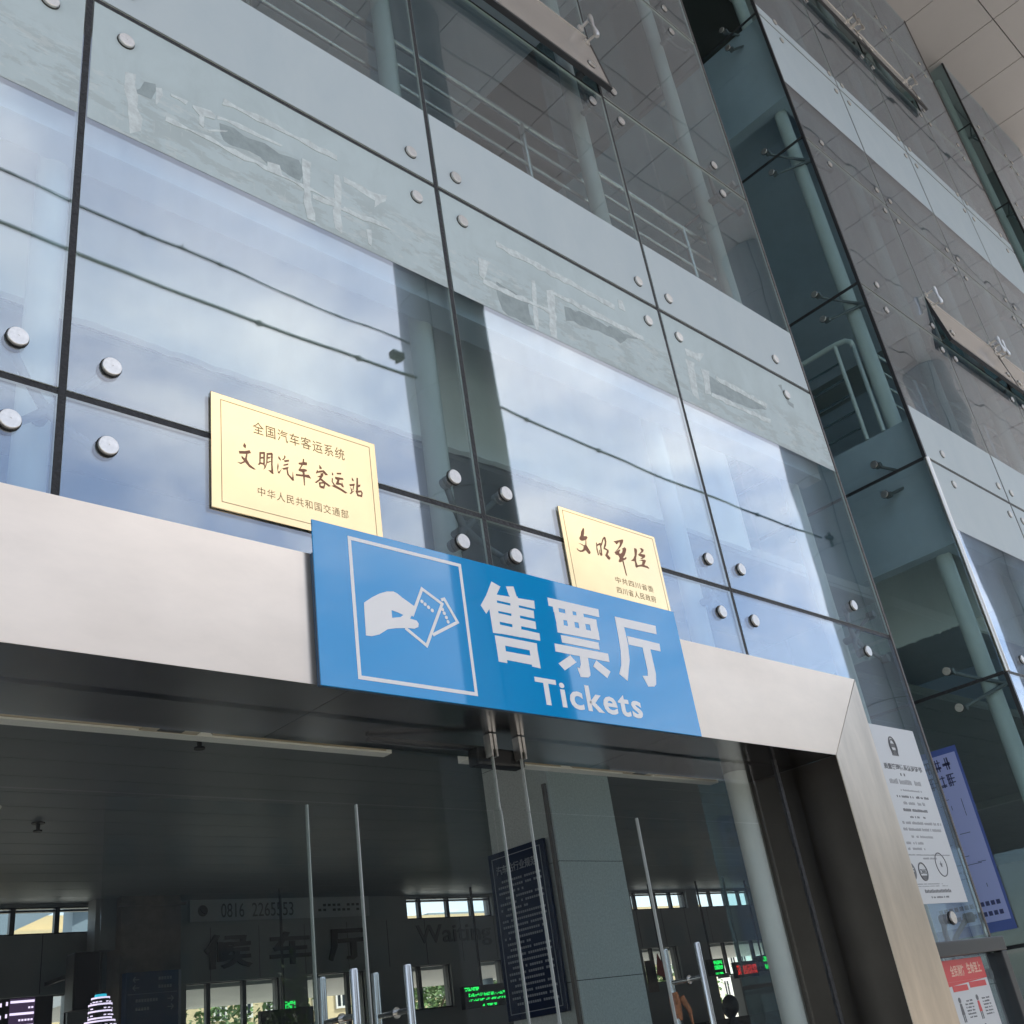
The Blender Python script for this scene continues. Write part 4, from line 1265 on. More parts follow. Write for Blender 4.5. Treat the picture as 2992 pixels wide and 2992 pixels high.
# person standing inside
def person(x, y):
    base = Vector((X(x), X(y), 0.012))
    vs = [(0, 0, 0.98), (0, 0, 1.22), (0, 0.0, 1.42), (0, 0, 1.52), (0, -0.02, 1.60),
          (0.19, 0, 1.42), (0.25, 0.02, 1.14), (0.24, -0.08, 0.90), (-0.19, 0, 1.42), (-0.25, 0.02, 1.14), (-0.24, -0.08, 0.90),
          (0.10, 0, 0.90), (0.11, 0, 0.50), (0.11, 0.02, 0.08), (0.12, -0.14, 0.04), (-0.10, 0, 0.90), (-0.11, 0, 0.50), (-0.11, 0.02, 0.08), (-0.12, -0.14, 0.04)]
    es = [(0, 1), (1, 2), (2, 3), (3, 4), (2, 5), (5, 6), (6, 7), (2, 8), (8, 9), (9, 10), (0, 11), (11, 12), (12, 13), (13, 14), (0, 15), (15, 16), (16, 17), (17, 18)]
    rr = [0.15, 0.14, 0.15, 0.06, 0.055, 0.075, 0.05, 0.04, 0.075, 0.05, 0.04, 0.10, 0.065, 0.045, 0.04, 0.10, 0.065, 0.045, 0.04]
    me = D.meshes.new('person'); me.from_pydata(vs, es, []); me.update()
    o = D.objects.new('person', me); COL.objects.link(o)
    sk = o.modifiers.new('skin', 'SKIN'); ss = o.modifiers.new('sub', 'SUBSURF'); ss.levels = 2; ss.render_levels = 2
    for i, v in enumerate(me.skin_vertices[0].data):
        v.radius = (rr[i], rr[i] * (0.68 if i in (0, 1, 2) else 1.0)); v.use_root = (i == 0)
    dg = bpy.context.evaluated_depsgraph_get()
    me2 = D.meshes.new_from_object(o.evaluated_get(dg))
    D.objects.remove(o); D.meshes.remove(me)
    bm = bmesh.new(); bm.from_mesh(me2)
    h = bmesh.ops.create_icosphere(bm, subdivisions=3, radius=0.105, matrix=Matrix.Translation((0, -0.015, 1.70)) @ Matrix.Diagonal((0.82, 0.98, 1.2, 1)))
    bmesh.ops.create_cone(bm, cap_ends=True, segments=8, radius1=0.018, radius2=0.006, depth=0.04, matrix=Matrix.Translation((0, -0.125, 1.69)) @ Matrix.Rotation(math.radians(90), 4, 'X'))
    for sx_ in (-1, 1):
        bmesh.ops.create_icosphere(bm, subdivisions=2, radius=0.03, matrix=Matrix.Translation((sx_ * 0.088, 0, 1.69)) @ Matrix.Diagonal((0.35, 0.7, 1, 1)))
        for f in range(4):
            bmesh.ops.create_cone(bm, cap_ends=True, segments=6, radius1=0.010, radius2=0.008, depth=0.09, matrix=Matrix.Translation((sx_ * (0.222 + f * 0.012), -0.10, 0.84)))
        bmesh.ops.create_cone(bm, cap_ends=True, segments=6, radius1=0.011, radius2=0.009, depth=0.06, matrix=Matrix.Translation((sx_ * 0.215, -0.125, 0.865)) @ Matrix.Rotation(0.5, 4, 'X'))
    me3 = D.meshes.new('person'); bm.to_mesh(me3); bm.free(); D.meshes.remove(me2)
    me3.materials.append(M['cloth_dark'])
    for p_ in me3.polygons: p_.use_smooth = True
    b = D.objects.new('person', me3); COL.objects.link(b); b.location = base
    b.rotation_euler.z = math.radians(170)
    ORIGIN[b.name] = base
    tag(b, 'person in dark clothes standing at the ticket windows', 'person')
    hb = bmesh.new()
    bmesh.ops.create_icosphere(hb, subdivisions=3, radius=0.113, matrix=Matrix.Translation((0, 0.012, 1.725)) @ Matrix.Diagonal((0.84, 0.98, 1.1, 1)))
    bmesh.ops.delete(hb, geom=[v for v in hb.verts if v.co.y < -0.05 and v.co.z < 1.77], context='VERTS')
    mh = D.meshes.new('hair'); hb.to_mesh(mh); hb.free(); mh.materials.append(M['hair'])
    ho = D.objects.new('hair', mh); COL.objects.link(ho); ho.parent = b
person(1.363 * 3.2, 3.2)

# ------------------------------------------------------------------ entrance portal
KF, KB = 0.94, 1.134
zb = 0.3957; zt = 0.5965 * KF; xi = 1.876 * KF; xo = 2.046 * KF
por = thing('entrance_portal', 'brushed stainless door surround with deep dark soffit', 'door surround', (X(xi), X(KF), 0))
mb = MB(); mb.prism([(X(-0.95), Z(zb)), (X(xi), Z(zb)), (X(xo), Z(zt)), (X(-0.95), Z(zt))], X(KF), X(KF) + 0.003)
mb.box((X(-0.95), X(KF) + 0.003, Z(zt) - 0.002), (X(xo) - 0.002, YG - 0.004, Z(zt)))
obj('header_panel', mb, M['steel'], por)
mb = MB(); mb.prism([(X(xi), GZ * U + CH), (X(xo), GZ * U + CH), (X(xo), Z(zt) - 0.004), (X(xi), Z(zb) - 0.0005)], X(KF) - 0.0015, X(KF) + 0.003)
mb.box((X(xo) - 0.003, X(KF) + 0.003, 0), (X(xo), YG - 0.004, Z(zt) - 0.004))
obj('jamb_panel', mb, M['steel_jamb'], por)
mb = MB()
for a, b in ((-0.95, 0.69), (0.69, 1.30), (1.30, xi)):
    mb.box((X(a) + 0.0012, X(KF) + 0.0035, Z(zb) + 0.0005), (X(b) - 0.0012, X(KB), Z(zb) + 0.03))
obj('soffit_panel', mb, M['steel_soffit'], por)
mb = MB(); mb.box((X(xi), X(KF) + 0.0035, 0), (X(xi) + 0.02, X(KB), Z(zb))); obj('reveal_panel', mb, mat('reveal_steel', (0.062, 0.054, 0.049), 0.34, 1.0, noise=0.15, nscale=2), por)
mb = MB(); mb.box((X(xi) - 0.002, X(KB), 0), (X(xi) + 0.05, X(KB) + 0.02, Z(zb))); obj('reveal_edge', mb, mat('reveal_edge', (0.24, 0.23, 0.21), 0.6), por)
mb = MB(); mb.box((X(-0.95), X(KB) - 0.02, Z(zb) + 0.031), (X(xi) + 0.06, X(KB) + 0.0, Z(0.66))); mb.box((X(xi) + 0.0205, X(KB) - 0.1, 0), (X(xo) + 0.02, X(KB), Z(0.62)))
obj('backing_panel', mb, M['dark_metal'], por)

# door glass
yd = X(1.03)
ztr = 0.28 * 1.03
def leaf(label, a, b, z0, z1, hx=None, fixed=False, yoff=0.0, edges=('l', 'r'), tape=False, clips=()):
    t = thing('glass_door' if not fixed else 'glass_door_panel', label, 'glass door' if not fixed else 'glass panel', (X(a), yd + yoff, 0))
    mb = MB(); mb.box((X(a), yd + yoff + 0.004, Z(z0)), (X(b), yd + yoff + 0.007, Z(z1))); obj('pane', mb, M['glass_clear'], t)
    for e in edges:
        xe = X(a) if e == 'l' else X(b)
        mb = MB(); mb.box((xe - 0.0018, yd + yoff - 0.001, Z(z0)), (xe + 0.0018, yd + yoff + 0.012, Z(z1))); obj('edge_strip', mb, M['door_edge'], t)
    if hx:
        y1, y2 = yd + yoff - 0.075, yd + yoff + 0.09
        for yy, m_ in ((y1, 'steel_handle'), (y2, 'steel_handle')):
            mb = MB(); zh = 0.1035 * 1.0
            mb.tube([(X(hx), yy, Z(zh) - 1.15), (X(hx), yy, Z(zh) - 0.004), (X(hx), yy, Z(zh))], 0.0125, 16, radii=[0.0125, 0.0125, 0.0115])
            hobj = obj('handle', mb, M[m_], t)
            if tape and yy == y2:
                tm = MB(); tm.tube([(X(hx), yy, Z(zh) - 0.16), (X(hx) + 0.003, yy, Z(zh) - 0.19), (X(hx) + 0.006, yy + 0.004, Z(zh) - 0.26)], 0.02, 12, radii=[0.018, 0.023, 0.019])
                tm.tube([(X(hx) + 0.02, yy - 0.02, Z(zh) - 0.18), (X(hx) + 0.045, yy - 0.03, Z(zh) - 0.23), (X(hx) + 0.05, yy - 0.03, Z(zh) - 0.28)], 0.010, 8, radii=[0.014, 0.010, 0.004])
                obj('tied_cloth', tm, M['tape'], hobj)
        mb = MB()
        for zz in (Z(0.1035) - 0.125, Z(0.1035) - 0.95):
            mb.tube([(X(hx), y1, zz), (X(hx), y2, zz)], 0.0085, 12)
            mb.lathe((X(hx), yd + yoff, zz), (0, -1, 0), [(0, 0.016), (0.006, 0.016)], 14)
        obj('handle_bar', mb, M['steel_handle'], t)
    for cx in clips:
        mb = MB()
        for dx in (-0.010, 0.010):
            mb.box((X(cx) + dx - 0.007, yd + yoff - 0.012, Z(z1) - 0.055), (X(cx) + dx + 0.007, yd + yoff + 0.024, Z(z1) + 0.005))
            mb.box((X(cx) + dx * 1.2 - 0.004, yd + yoff - 0.012, Z(z1) - 0.08), (X(cx) + dx * 1.2 + 0.004, yd + yoff + 0.024, Z(z1) - 0.055))
        obj('hinge_clip', mb, M['disc'], t)
    return t
E1, E2 = 0.963 * 1.03, 1.013 * 1.03
zs = zb - 0.003
leaf('left glass door leaf with paired tube handles and orange cloth tied on', 0.30, 0.752, GZ + 0.005, ztr, hx=0.712, edges=('r',), tape=True)
leaf('middle glass door leaf with paired tube handles near its left edge', 0.757, 0.975, GZ + 0.005, ztr, hx=0.785, edges=())
leaf('fixed glass sheet over the two left door leaves', 0.30, 0.988, ztr + 0.0012, zs, fixed=True, edges=('r',), clips=(0.988,))
leaf('narrow fixed glass sheet just left of the centre gap', 0.978, E1 - 0.002, GZ + 0.005, ztr + 0.002, fixed=True, edges=('r',))
leaf('tall fixed glass sheet in front of the granite pillar', E2, 1.268, GZ + 0.005, ztr, fixed=True, edges=('l',))
leaf('fixed glass sheet over the right door leaf', E2, 1.755, ztr + 0.0012, zs, fixed=True, edges=('l',), clips=(E2,))
leaf('right glass door leaf with paired tube handles by the green plants', 1.273, 1.755, GZ + 0.005, ztr, hx=1.318, edges=('l',), tape=True)
# glass line seen left of the handles
leaf('glass sheet edge of the inner draught screen left of the handles', 0.45, 0.69 , GZ + 0.005, ztr, fixed=True, edges=('r',), yoff=0.03)

# door closers, air curtains
def air_curtain(label, a, b):
    t = thing('air_curtain', label, 'air curtain', (X((a + b) / 2), X(KB), Z(zb)))
    y0, y1, z0, z1 = X(1.138), X(1.182), Z(0.4005), Z(0.46)
    ys_ = y0 + (y1 - y0) * 0.55
    mb = MB(); mb.box((X(a), y0, z0 + 0.03), (X(b), y1, z1)); mb.box((X(a), ys_, z0), (X(b), y1, z0 + 0.03)); mb.box((X(a), y0, z0), (X(b), y0 + 0.014, z0 + 0.03))
    obj('body', mb, M['curtain_white'], t)
    mb = MB(); n = 3
    for q in range(n):
        xa = X(a) + (X(b) - X(a)) * q / n + 0.04; xb_ = X(a) + (X(b) - X(a)) * (q + 1) / n - 0.04
        mb.box((xa, y0 + 0.016, z0 + 0.010), (xb_, ys_ - 0.002, z0 + 0.029))
        for g_ in range(2):
            yy = y0 + 0.026 + g_ * 0.02
            mb.box((xa, yy, z0 + 0.002), (xb_, yy + 0.006, z0 + 0.012))
    obj('louvre', mb, M['curtain'], t)
    mb = MB(); xm = X(a) + (X(b) - X(a)) * 0.62
    mb.box((xm - 0.10, y0 + 0.015, z0 + 0.001), (xm + 0.10, ys_ - 0.001, z0 + 0.012)); obj('control_box', mb, M['curtain'], t)
    mb = MB(); mb.box((xm - 0.045, y0 + 0.026, z0 - 0.001), (xm + 0.04, ys_ - 0.014, z0 + 0.0008)); obj('sensor_window', mb, M['black_box'], t)
air_curtain('long cream air curtain over the left doors', 0.02, 0.916)
air_curtain('cream air curtain over the right doors in front of the pale pipe', 1.058, 1.70)
t = thing('door_closer', 'dark door closer arm at the top of the centre glass', 'door closer', P(1.02, 1.10, 0.39))
mb = MB(); mb.box((X(0.97), yd + 0.03, Z(0.355)), (X(1.06), yd + 0.09, Z(0.38))); obj('body', mb, M['black_box'], t, bevel=0.01)
mb = MB(); mb.bar((X(0.99), yd + 0.06, Z(0.38)), (X(0.82), yd + 0.16, Z(0.392)), 0.03, 0.012); obj('arm', mb, M['black_box'], t)

# ------------------------------------------------------------------ ticket sign
G_SIGN = [
 [(.9324,.5766),(.9484,.5719),(.9375,.5561),(.9212,.5334),(.9139,.5251),(.9058,.5361),(.9189,.5535)],
 [(.9212,.5334),(.9376,.557),(.9366,.4994),(.9218,.4986)],
 [(.9596,.5744),(.9745,.5773),(.9777,.562),(.9631,.5609)],
 [(.9378,.5578),(1.0123,.5621),(1.0113,.5493),(.9368,.5492)],
 [(.9371,.5454),(1.0078,.5457),(1.0068,.5338),(.9369,.5333)],
 [(.9373,.5299),(1.0079,.5291),(1.0071,.5174),(.9369,.5173)],
 [(.9367,.5129),(1.0123,.5121),(1.0115,.5008),(.9351,.4996)],
 [(.9642,.5611),(.9798,.5624),(.9763,.5001),(.9595,.4999)],
 [(.9242,.4954),(1.0035,.4956),(1.0023,.483),(.9243,.4832)],
 [(.9245,.4845),(.9406,.4838),(.9402,.458),(.9247,.4581)],
 [(.9872,.4838),(1.0026,.4844),(1.0033,.4588),(.9871,.4594)],
 [(.9395,.4748),(.9883,.475),(.9868,.462),(.9399,.4625)],
 [(1.0416,.5727),(1.1518,.5732),(1.1501,.5601),(1.0415,.5596)],
 [(1.0514,.5526),(1.1423,.5549),(1.1411,.5444),(1.051,.5413)],
 [(1.0513,.533),(1.1415,.5342),(1.1412,.5214),(1.0509,.5198)],
 [(1.051,.5509),(1.0683,.5509),(1.0663,.533),(1.0519,.5306)],
 [(1.0757,.5446),(1.0908,.5446),(1.0907,.5328),(1.0756,.5329)],
 [(1.1002,.5445),(1.1145,.5448),(1.1142,.5326),(1.0996,.5329)],
 [(1.1251,.5452),(1.1409,.5452),(1.1418,.5308),(1.1251,.5324)],
 [(1.0752,.5614),(1.0911,.5616),(1.0904,.5521),(1.0748,.552)],
 [(1.0995,.5614),(1.1145,.5614),(1.1142,.5528),(1.0984,.5523)],
 [(1.05,.5611),(1.0617,.5612),(1.0608,.5513),(1.0499,.5511)],
 [(1.0563,.5166),(1.1369,.5168),(1.1362,.5054),(1.0569,.5052)],
 [(1.0401,.5011),(1.1541,.5018),(1.1536,.4886),(1.0395,.489)],
 [(1.0897,.4897),(1.1066,.4891),(1.1058,.4642),(1.1045,.4608),(1.0997,.4578),(1.0837,.4566),(1.0794,.4705),(1.0848,.4699),(1.0887,.4765)],
 [(1.0691,.4873),(1.0798,.4782),(1.0523,.4624),(1.0415,.4714)],
 [(1.1244,.4871),(1.1518,.4734),(1.142,.462),(1.1148,.4768)],
 [(1.1876,.5675),(1.2054,.554),(1.2063,.5269),(1.2025,.4987),(1.1877,.4633),(1.1714,.4723),(1.18,.4872),(1.1854,.51),(1.1872,.5379)],
 [(1.1876,.5675),(1.2866,.5682),(1.2846,.5536),(1.2038,.5529)],
 [(1.2085,.5386),(1.2864,.5375),(1.2853,.5244),(1.2081,.5246)],
 [(1.2411,.5251),(1.2596,.5248),(1.2605,.484),(1.2555,.4662),(1.2501,.4621),(1.235,.46),(1.2261,.4762),(1.2393,.4779),(1.2416,.4868)]]
G_BRUSH_SMALL = [
 [(1.2358,.7652),(1.2382,.7634),(1.2362,.7559),(1.2331,.7482),(1.24,.7504),(1.2427,.7483),(1.2397,.7438),(1.2348,.7411),(1.2263,.7378),(1.2211,.7395),(1.2208,.7426),(1.2252,.7474),(1.2289,.7563)],
 [(1.2163,.7315),(1.2233,.7317),(1.2292,.7302),(1.2332,.7322),(1.2364,.742),(1.2379,.7423),(1.236,.7323),(1.239,.7276),(1.2434,.7201),(1.2411,.7166),(1.2374,.7161),(1.2312,.7216),(1.2237,.7168),(1.2163,.7151),(1.2106,.717),(1.2092,.7209),(1.2143,.7178),(1.22,.7186),(1.2258,.7225),(1.2283,.7284),(1.223,.7303)],
 [(1.2628,.7433),(1.2648,.7432),(1.2632,.7331),(1.2641,.7194),(1.2616,.719),(1.2605,.7293)],
 [(1.2638,.7397),(1.2729,.7451),(1.2757,.7446),(1.2752,.7391),(1.273,.7375),(1.2709,.7403),(1.2641,.7366)],
 [(1.272,.7416),(1.2755,.7424),(1.2742,.7313),(1.2732,.7214),(1.271,.7196),(1.2682,.7197),(1.2662,.7231),(1.2676,.7298),(1.2696,.7313),(1.2687,.7257),(1.2705,.724)],
 [(1.275,.7423),(1.2821,.7548),(1.2881,.7606),(1.2913,.7592),(1.2914,.7515),(1.2884,.7432),(1.284,.7378),(1.2928,.7355),(1.2918,.7309),(1.2879,.7257),(1.2938,.7205),(1.2905,.7166),(1.2867,.7163),(1.2806,.723),(1.2861,.7296),(1.288,.7338),(1.2798,.7347),(1.2815,.7394),(1.2869,.7483),(1.2872,.7549),(1.2849,.7544),(1.2767,.7405)],
 [(1.3122,.7569),(1.3375,.7665),(1.3398,.765),(1.3371,.7599),(1.329,.7502),(1.32,.7427),(1.308,.7345),(1.3199,.7449),(1.3279,.7544),(1.3281,.76),(1.3191,.7524)],
 [(1.308,.7345),(1.3224,.7432),(1.3261,.743),(1.3207,.7374),(1.3221,.7344),(1.3296,.7393),(1.3329,.7456),(1.33,.7461),(1.3392,.7515),(1.343,.749),(1.3404,.7429),(1.334,.7337),(1.3277,.7279),(1.3194,.725),(1.3173,.7306),(1.3107,.7307)],
 [(1.3198,.7262),(1.3271,.7284),(1.3332,.7286),(1.3373,.7322),(1.3385,.7298),(1.3348,.7262),(1.3278,.723),(1.3292,.6946),(1.3268,.6941),(1.3249,.7208),(1.3187,.7175),(1.3138,.7184)],
 [(1.3665,.7556),(1.3721,.7561),(1.3733,.7525),(1.3699,.7438),(1.366,.7363),(1.3639,.7292),(1.3654,.7218),(1.3706,.7234),(1.3793,.7264),(1.383,.7333),(1.38,.7338),(1.3735,.7329),(1.3841,.7369),(1.3898,.7376),(1.3934,.7367),(1.3882,.73),(1.3854,.726),(1.3932,.726),(1.3981,.7226),(1.3965,.7215),(1.3858,.7222),(1.3746,.7215),(1.366,.7186),(1.3613,.716),(1.359,.7182),(1.3601,.7284),(1.3495,.7272),(1.3582,.7335),(1.364,.7414)],
 [(1.3832,.7592),(1.3891,.7605),(1.3936,.7581),(1.3898,.7528),(1.3813,.7481),(1.3851,.7478),(1.3926,.7489),(1.3945,.7459),(1.3903,.7416),(1.3828,.7377),(1.378,.7372),(1.3849,.7421),(1.3803,.7422),(1.3735,.7441),(1.3843,.7527),(1.3867,.7555)]]
G_BRUSH_LARGE = [
 [(.5922,.733),(.5947,.7295),(.594,.7251),(.5915,.7263),(.5905,.7281)],
 [(.5841,.7182),(.5924,.7206),(.5997,.724),(.6015,.7201),(.5954,.7172),(.585,.7145)],
 [(.588,.7122),(.5926,.7093),(.5949,.7181),(.5966,.7187),(.5953,.7091),(.5991,.7027),(.6077,.6977),(.6051,.6969),(.599,.6983),(.5929,.704),(.5867,.6995),(.5816,.7012),(.5867,.7016),(.5914,.7057),(.5879,.709)],
 [(.6139,.7256),(.6163,.7253),(.615,.7107),(.6165,.7101),(.6132,.7058),(.6112,.7063),(.6134,.7102)],
 [(.6139,.7256),(.6209,.728),(.6225,.7272),(.6213,.7248),(.6154,.7234)],
 [(.6198,.7263),(.6221,.7271),(.6209,.7048),(.6191,.7087)],
 [(.6153,.7184),(.6201,.7204),(.62,.7179),(.6152,.716)],
 [(.6148,.7106),(.6197,.7105),(.6196,.7083),(.6147,.7082)],
 [(.6246,.7273),(.6268,.728),(.6251,.7137),(.6221,.7041),(.6188,.7004),(.6235,.7121)],
 [(.6251,.7275),(.6322,.7302),(.6338,.7285),(.6315,.7267),(.6261,.7252)],
 [(.6311,.7282),(.6336,.7286),(.6326,.7127),(.6334,.6982),(.6309,.6986),(.6263,.7021),(.6306,.7028)],
 [(.6258,.7216),(.6309,.7237),(.6286,.7203),(.6257,.7196)],
 [(.6252,.7143),(.629,.7165),(.6313,.7165),(.6251,.7121)],
 [(.6424,.7283),(.6455,.7243),(.6452,.7217),(.6417,.7248)],
 [(.6409,.7174),(.6417,.7132),(.6403,.704),(.643,.7054),(.6471,.7115),(.6423,.7013),(.6402,.7024),(.6395,.7103)],
 [(.6513,.7322),(.6532,.73),(.6516,.7267),(.6499,.7245),(.6471,.7237),(.6506,.7281)],
 [(.6504,.7241),(.6577,.7271),(.6581,.7245),(.6514,.7216)],
 [(.649,.717),(.6569,.7213),(.6562,.7184),(.6494,.7153)],
 [(.6471,.7109),(.6571,.7161),(.6553,.7117),(.6565,.7044),(.6618,.7004),(.6629,.7106),(.6641,.6969),(.6616,.6965),(.6543,.7037),(.6536,.7112),(.6492,.7094)],
 [(.6799,.7353),(.6816,.7352),(.6813,.7306),(.6859,.7311),(.6856,.7268),(.6793,.7255),(.675,.7181),(.6807,.7198),(.6854,.7195),(.6844,.7169),(.681,.7154),(.6813,.711),(.6876,.7125),(.6909,.7078),(.6811,.7076),(.6805,.6941),(.6795,.6944),(.6788,.7075),(.6676,.7056),(.6677,.7082),(.6784,.7102),(.6781,.714),(.6725,.7146),(.6721,.7161),(.677,.7248),(.6731,.7248),(.6727,.7269),(.679,.7294)],
 [(.7057,.7334),(.7093,.7293),(.7085,.7274),(.7053,.7276)],
 [(.6993,.719),(.7016,.7242),(.703,.7224),(.7048,.724),(.712,.7267),(.7186,.7212),(.7149,.7196),(.7106,.7234),(.7017,.7197),(.701,.7184)],
 [(.7063,.7199),(.7111,.7225),(.7108,.7178),(.7075,.7124),(.7142,.7086),(.722,.7046),(.7184,.7031),(.7117,.7068),(.7062,.7097),(.6995,.7034),(.6966,.7037),(.7033,.7101),(.7053,.714),(.7007,.7132),(.7073,.718)],
 [(.703,.7055),(.7053,.7056),(.7059,.6979),(.7037,.6984)],
 [(.703,.7055),(.7142,.7092),(.7134,.7064),(.7052,.7039)],
 [(.7118,.7074),(.7142,.7086),(.7111,.6977),(.709,.6977)],
 [(.705,.7004),(.7108,.7015),(.7111,.6977),(.7053,.6972)],
 [(.7255,.7278),(.7276,.725),(.7268,.7225),(.7252,.7237)],
 [(.7248,.7185),(.7265,.7178),(.7255,.713),(.7293,.7084),(.7374,.7061),(.7442,.7035),(.7488,.7013),(.7451,.6997),(.7371,.7026),(.7232,.7055),(.7269,.7077),(.724,.7125)],
 [(.7332,.7289),(.7411,.731),(.7403,.7281),(.7337,.7267)],
 [(.7303,.7218),(.7429,.7231),(.7439,.7205),(.7372,.7192),(.7356,.7136),(.7415,.7141),(.7406,.7173),(.7435,.7089),(.7411,.7085),(.7389,.7111),(.73,.7097),(.7335,.7175),(.7301,.7188)],
 [(.7584,.7287),(.7611,.7248),(.7603,.7228),(.758,.7245)],
 [(.7531,.7162),(.7624,.7198),(.7615,.7163),(.7541,.7136)],
 [(.7545,.712),(.7572,.7082),(.757,.7058),(.7615,.7088),(.7548,.7012),(.7527,.7018),(.7558,.7055)],
 [(.7597,.7157),(.7609,.7155),(.759,.7087),(.7579,.7089)],
 [(.7664,.7304),(.7685,.7304),(.7679,.7192),(.7721,.721),(.771,.7172),(.7675,.7156),(.7671,.7109),(.7637,.7065)],
 [(.7627,.7085),(.7657,.7082),(.768,.7008),(.765,.7012)],
 [(.7633,.7087),(.7727,.7119),(.7737,.7093),(.7655,.7064)],
 [(.7721,.7117),(.7748,.7084),(.7729,.701),(.7711,.7011),(.7723,.7077)],
 [(.7665,.7038),(.772,.7042),(.7729,.701),(.7675,.7013)]]


def glyphs(polys, y, th):
    mb = MB()
    for k, pl in enumerate(polys):
        quadpoly(mb, pl, y - 0.00004 * (k % 12), y + th)
    return mb

SX0, SX1, SZ0, SZ1, SY = 0.642, 1.345, 0.3918, 0.603, 0.93
sg = thing('ticket_sign', 'blue ticket hall sign with white hand pictogram on the steel header', 'sign', (X((SX0 + SX1) / 2), X(SY), Z((SZ0 + SZ1) / 2)))
mb = MB(); mb.box((X(SX0), X(SY), Z(SZ0)), (X(SX1), X(SY) + 0.006, Z(SZ1))); obj('face_panel', mb, M['sign_blue'], sg, bevel=0.0015)
mb = MB(); mb.box((X(SX0) + 0.004, X(SY) + 0.0065, Z(SZ0) + 0.004), (X(SX1) - 0.004, X(KF) - 0.001, Z(zt) - 0.002)); obj('back_box', mb, M['sign_edge'], sg)
ysn = X(SY) - 0.0012
def SP(pts): return [(U * a, U * b + CH) for a, b in pts]
mb = MB()
fa, fb, fc, fd, w = X(0.6935), X(0.879), Z(0.405), Z(0.592), X(0.0048)
mb.box((fa, ysn, fc), (fb, ysn + 0.001, fc + w)); mb.box((fa, ysn, fd - w), (fb, ysn + 0.001, fd))
mb.box((fa, ysn, fc + w), (fa + w, ysn + 0.001, fd - w)); mb.box((fb - w, ysn, fc + w), (fb, ysn + 0.001, fd - w))
obj('frame_line', mb, M['sign_white'], sg)
mb = MB()
hand = [(0.7107,0.5046),(0.7234,0.514),(0.736,0.5215),(0.7473,0.5263),(0.7574,0.5282),(0.764,0.5265),(0.7702,0.5227),(0.7895,0.5136),(0.7860,0.505),(0.7824,0.4985),(0.7798,0.4954),(0.7905,0.4943),(0.7934,0.4904),(0.7921,0.4859),(0.7856,0.4826),(0.7755,0.4818),(0.7687,0.4807),(0.756,0.4785),(0.7435,0.4752),(0.7298,0.4661),(0.7184,0.4621),(0.7096,0.4616)]
hole = [(0.7519,0.5021),(0.761,0.5008),(0.7701,0.4986),(0.7653,0.4949),(0.7518,0.4915)]
# palm with a real hole between thumb and fingers: upper and lower halves
up_ = hand[:10] + [(0.7798, 0.4954), (0.7701, 0.4986), (0.761, 0.5008), (0.7519, 0.5021), (0.7518, 0.4968), (0.7103, 0.4968)]
lo_ = [(0.7103, 0.4968), (0.7518, 0.4968), (0.7518, 0.4915), (0.7653, 0.4949), (0.7701, 0.4986)] + hand[10:]
mb.prism(SP(up_), ysn, ysn + 0.001); mb.prism(SP(lo_), ysn - 0.0001, ysn + 0.001)
obj('hand_pictogram', mb, M['sign_white'], sg)
mb = MB()
def strip(a, b, w=0.0042):
    a = Vector((U * a[0], 0, U * a[1] + CH)); b = Vector((U * b[0], 0, U * b[1] + CH))
    d = (b - a).normalized(); a -= d * w * U * 0.45; b += d * w * U * 0.45; n = Vector((-d.z, 0, d.x)) * w * U / 2
    q = [a + n, b + n, b - n, a - n]
    mb.prism([(p.x, p.z) for p in q], ysn - 0.0002 - 0.0001 * (len(mb.f) / 60), ysn + 0.001)
T1 = [(0.8050, 0.5410), (0.8365, 0.5255), (0.8027, 0.4625), (0.7728, 0.4802)]
strip(T1[0], T1[1]); strip(T1[1], T1[2]); strip(T1[2], T1[3]); strip(T1[0], (0.7850, 0.5015))
T2 = [(0.8335, 0.5300), (0.8413, 0.5332), (0.8596, 0.5036), (0.8165, 0.4797)]
strip((0.8375, 0.5318), T2[1]); strip(T2[1], T2[2]); strip(T2[2], T2[3])
for (a, b) in ((0.8027,0.5228),(0.8075,0.5198),(0.8127,0.5166),(0.8185,0.5131),(0.8362,0.5177),(0.8384,0.5127),(0.8411,0.5072),(0.8432,0.5016)):
    mb.lathe((X(a), ysn + 0.001, Z(b)), (0, -1, 0), [(0, 0.0068), (0.001, 0.0068)], 14)
obj('ticket_pictogram', mb, M['sign_white'], sg)
mb = glyphs(G_SIGN, ysn, 0.001)
obj('characters', mb, M['sign_white'], sg)
mb = MB(); text_mesh(mb, 'Tickets', X(0.988), Z(0.4065), X(0.220), X(0.0385), ysn, 0.001, offset=0.022, spacing=1.12)
obj('lettering', mb, M['sign_white'], sg)

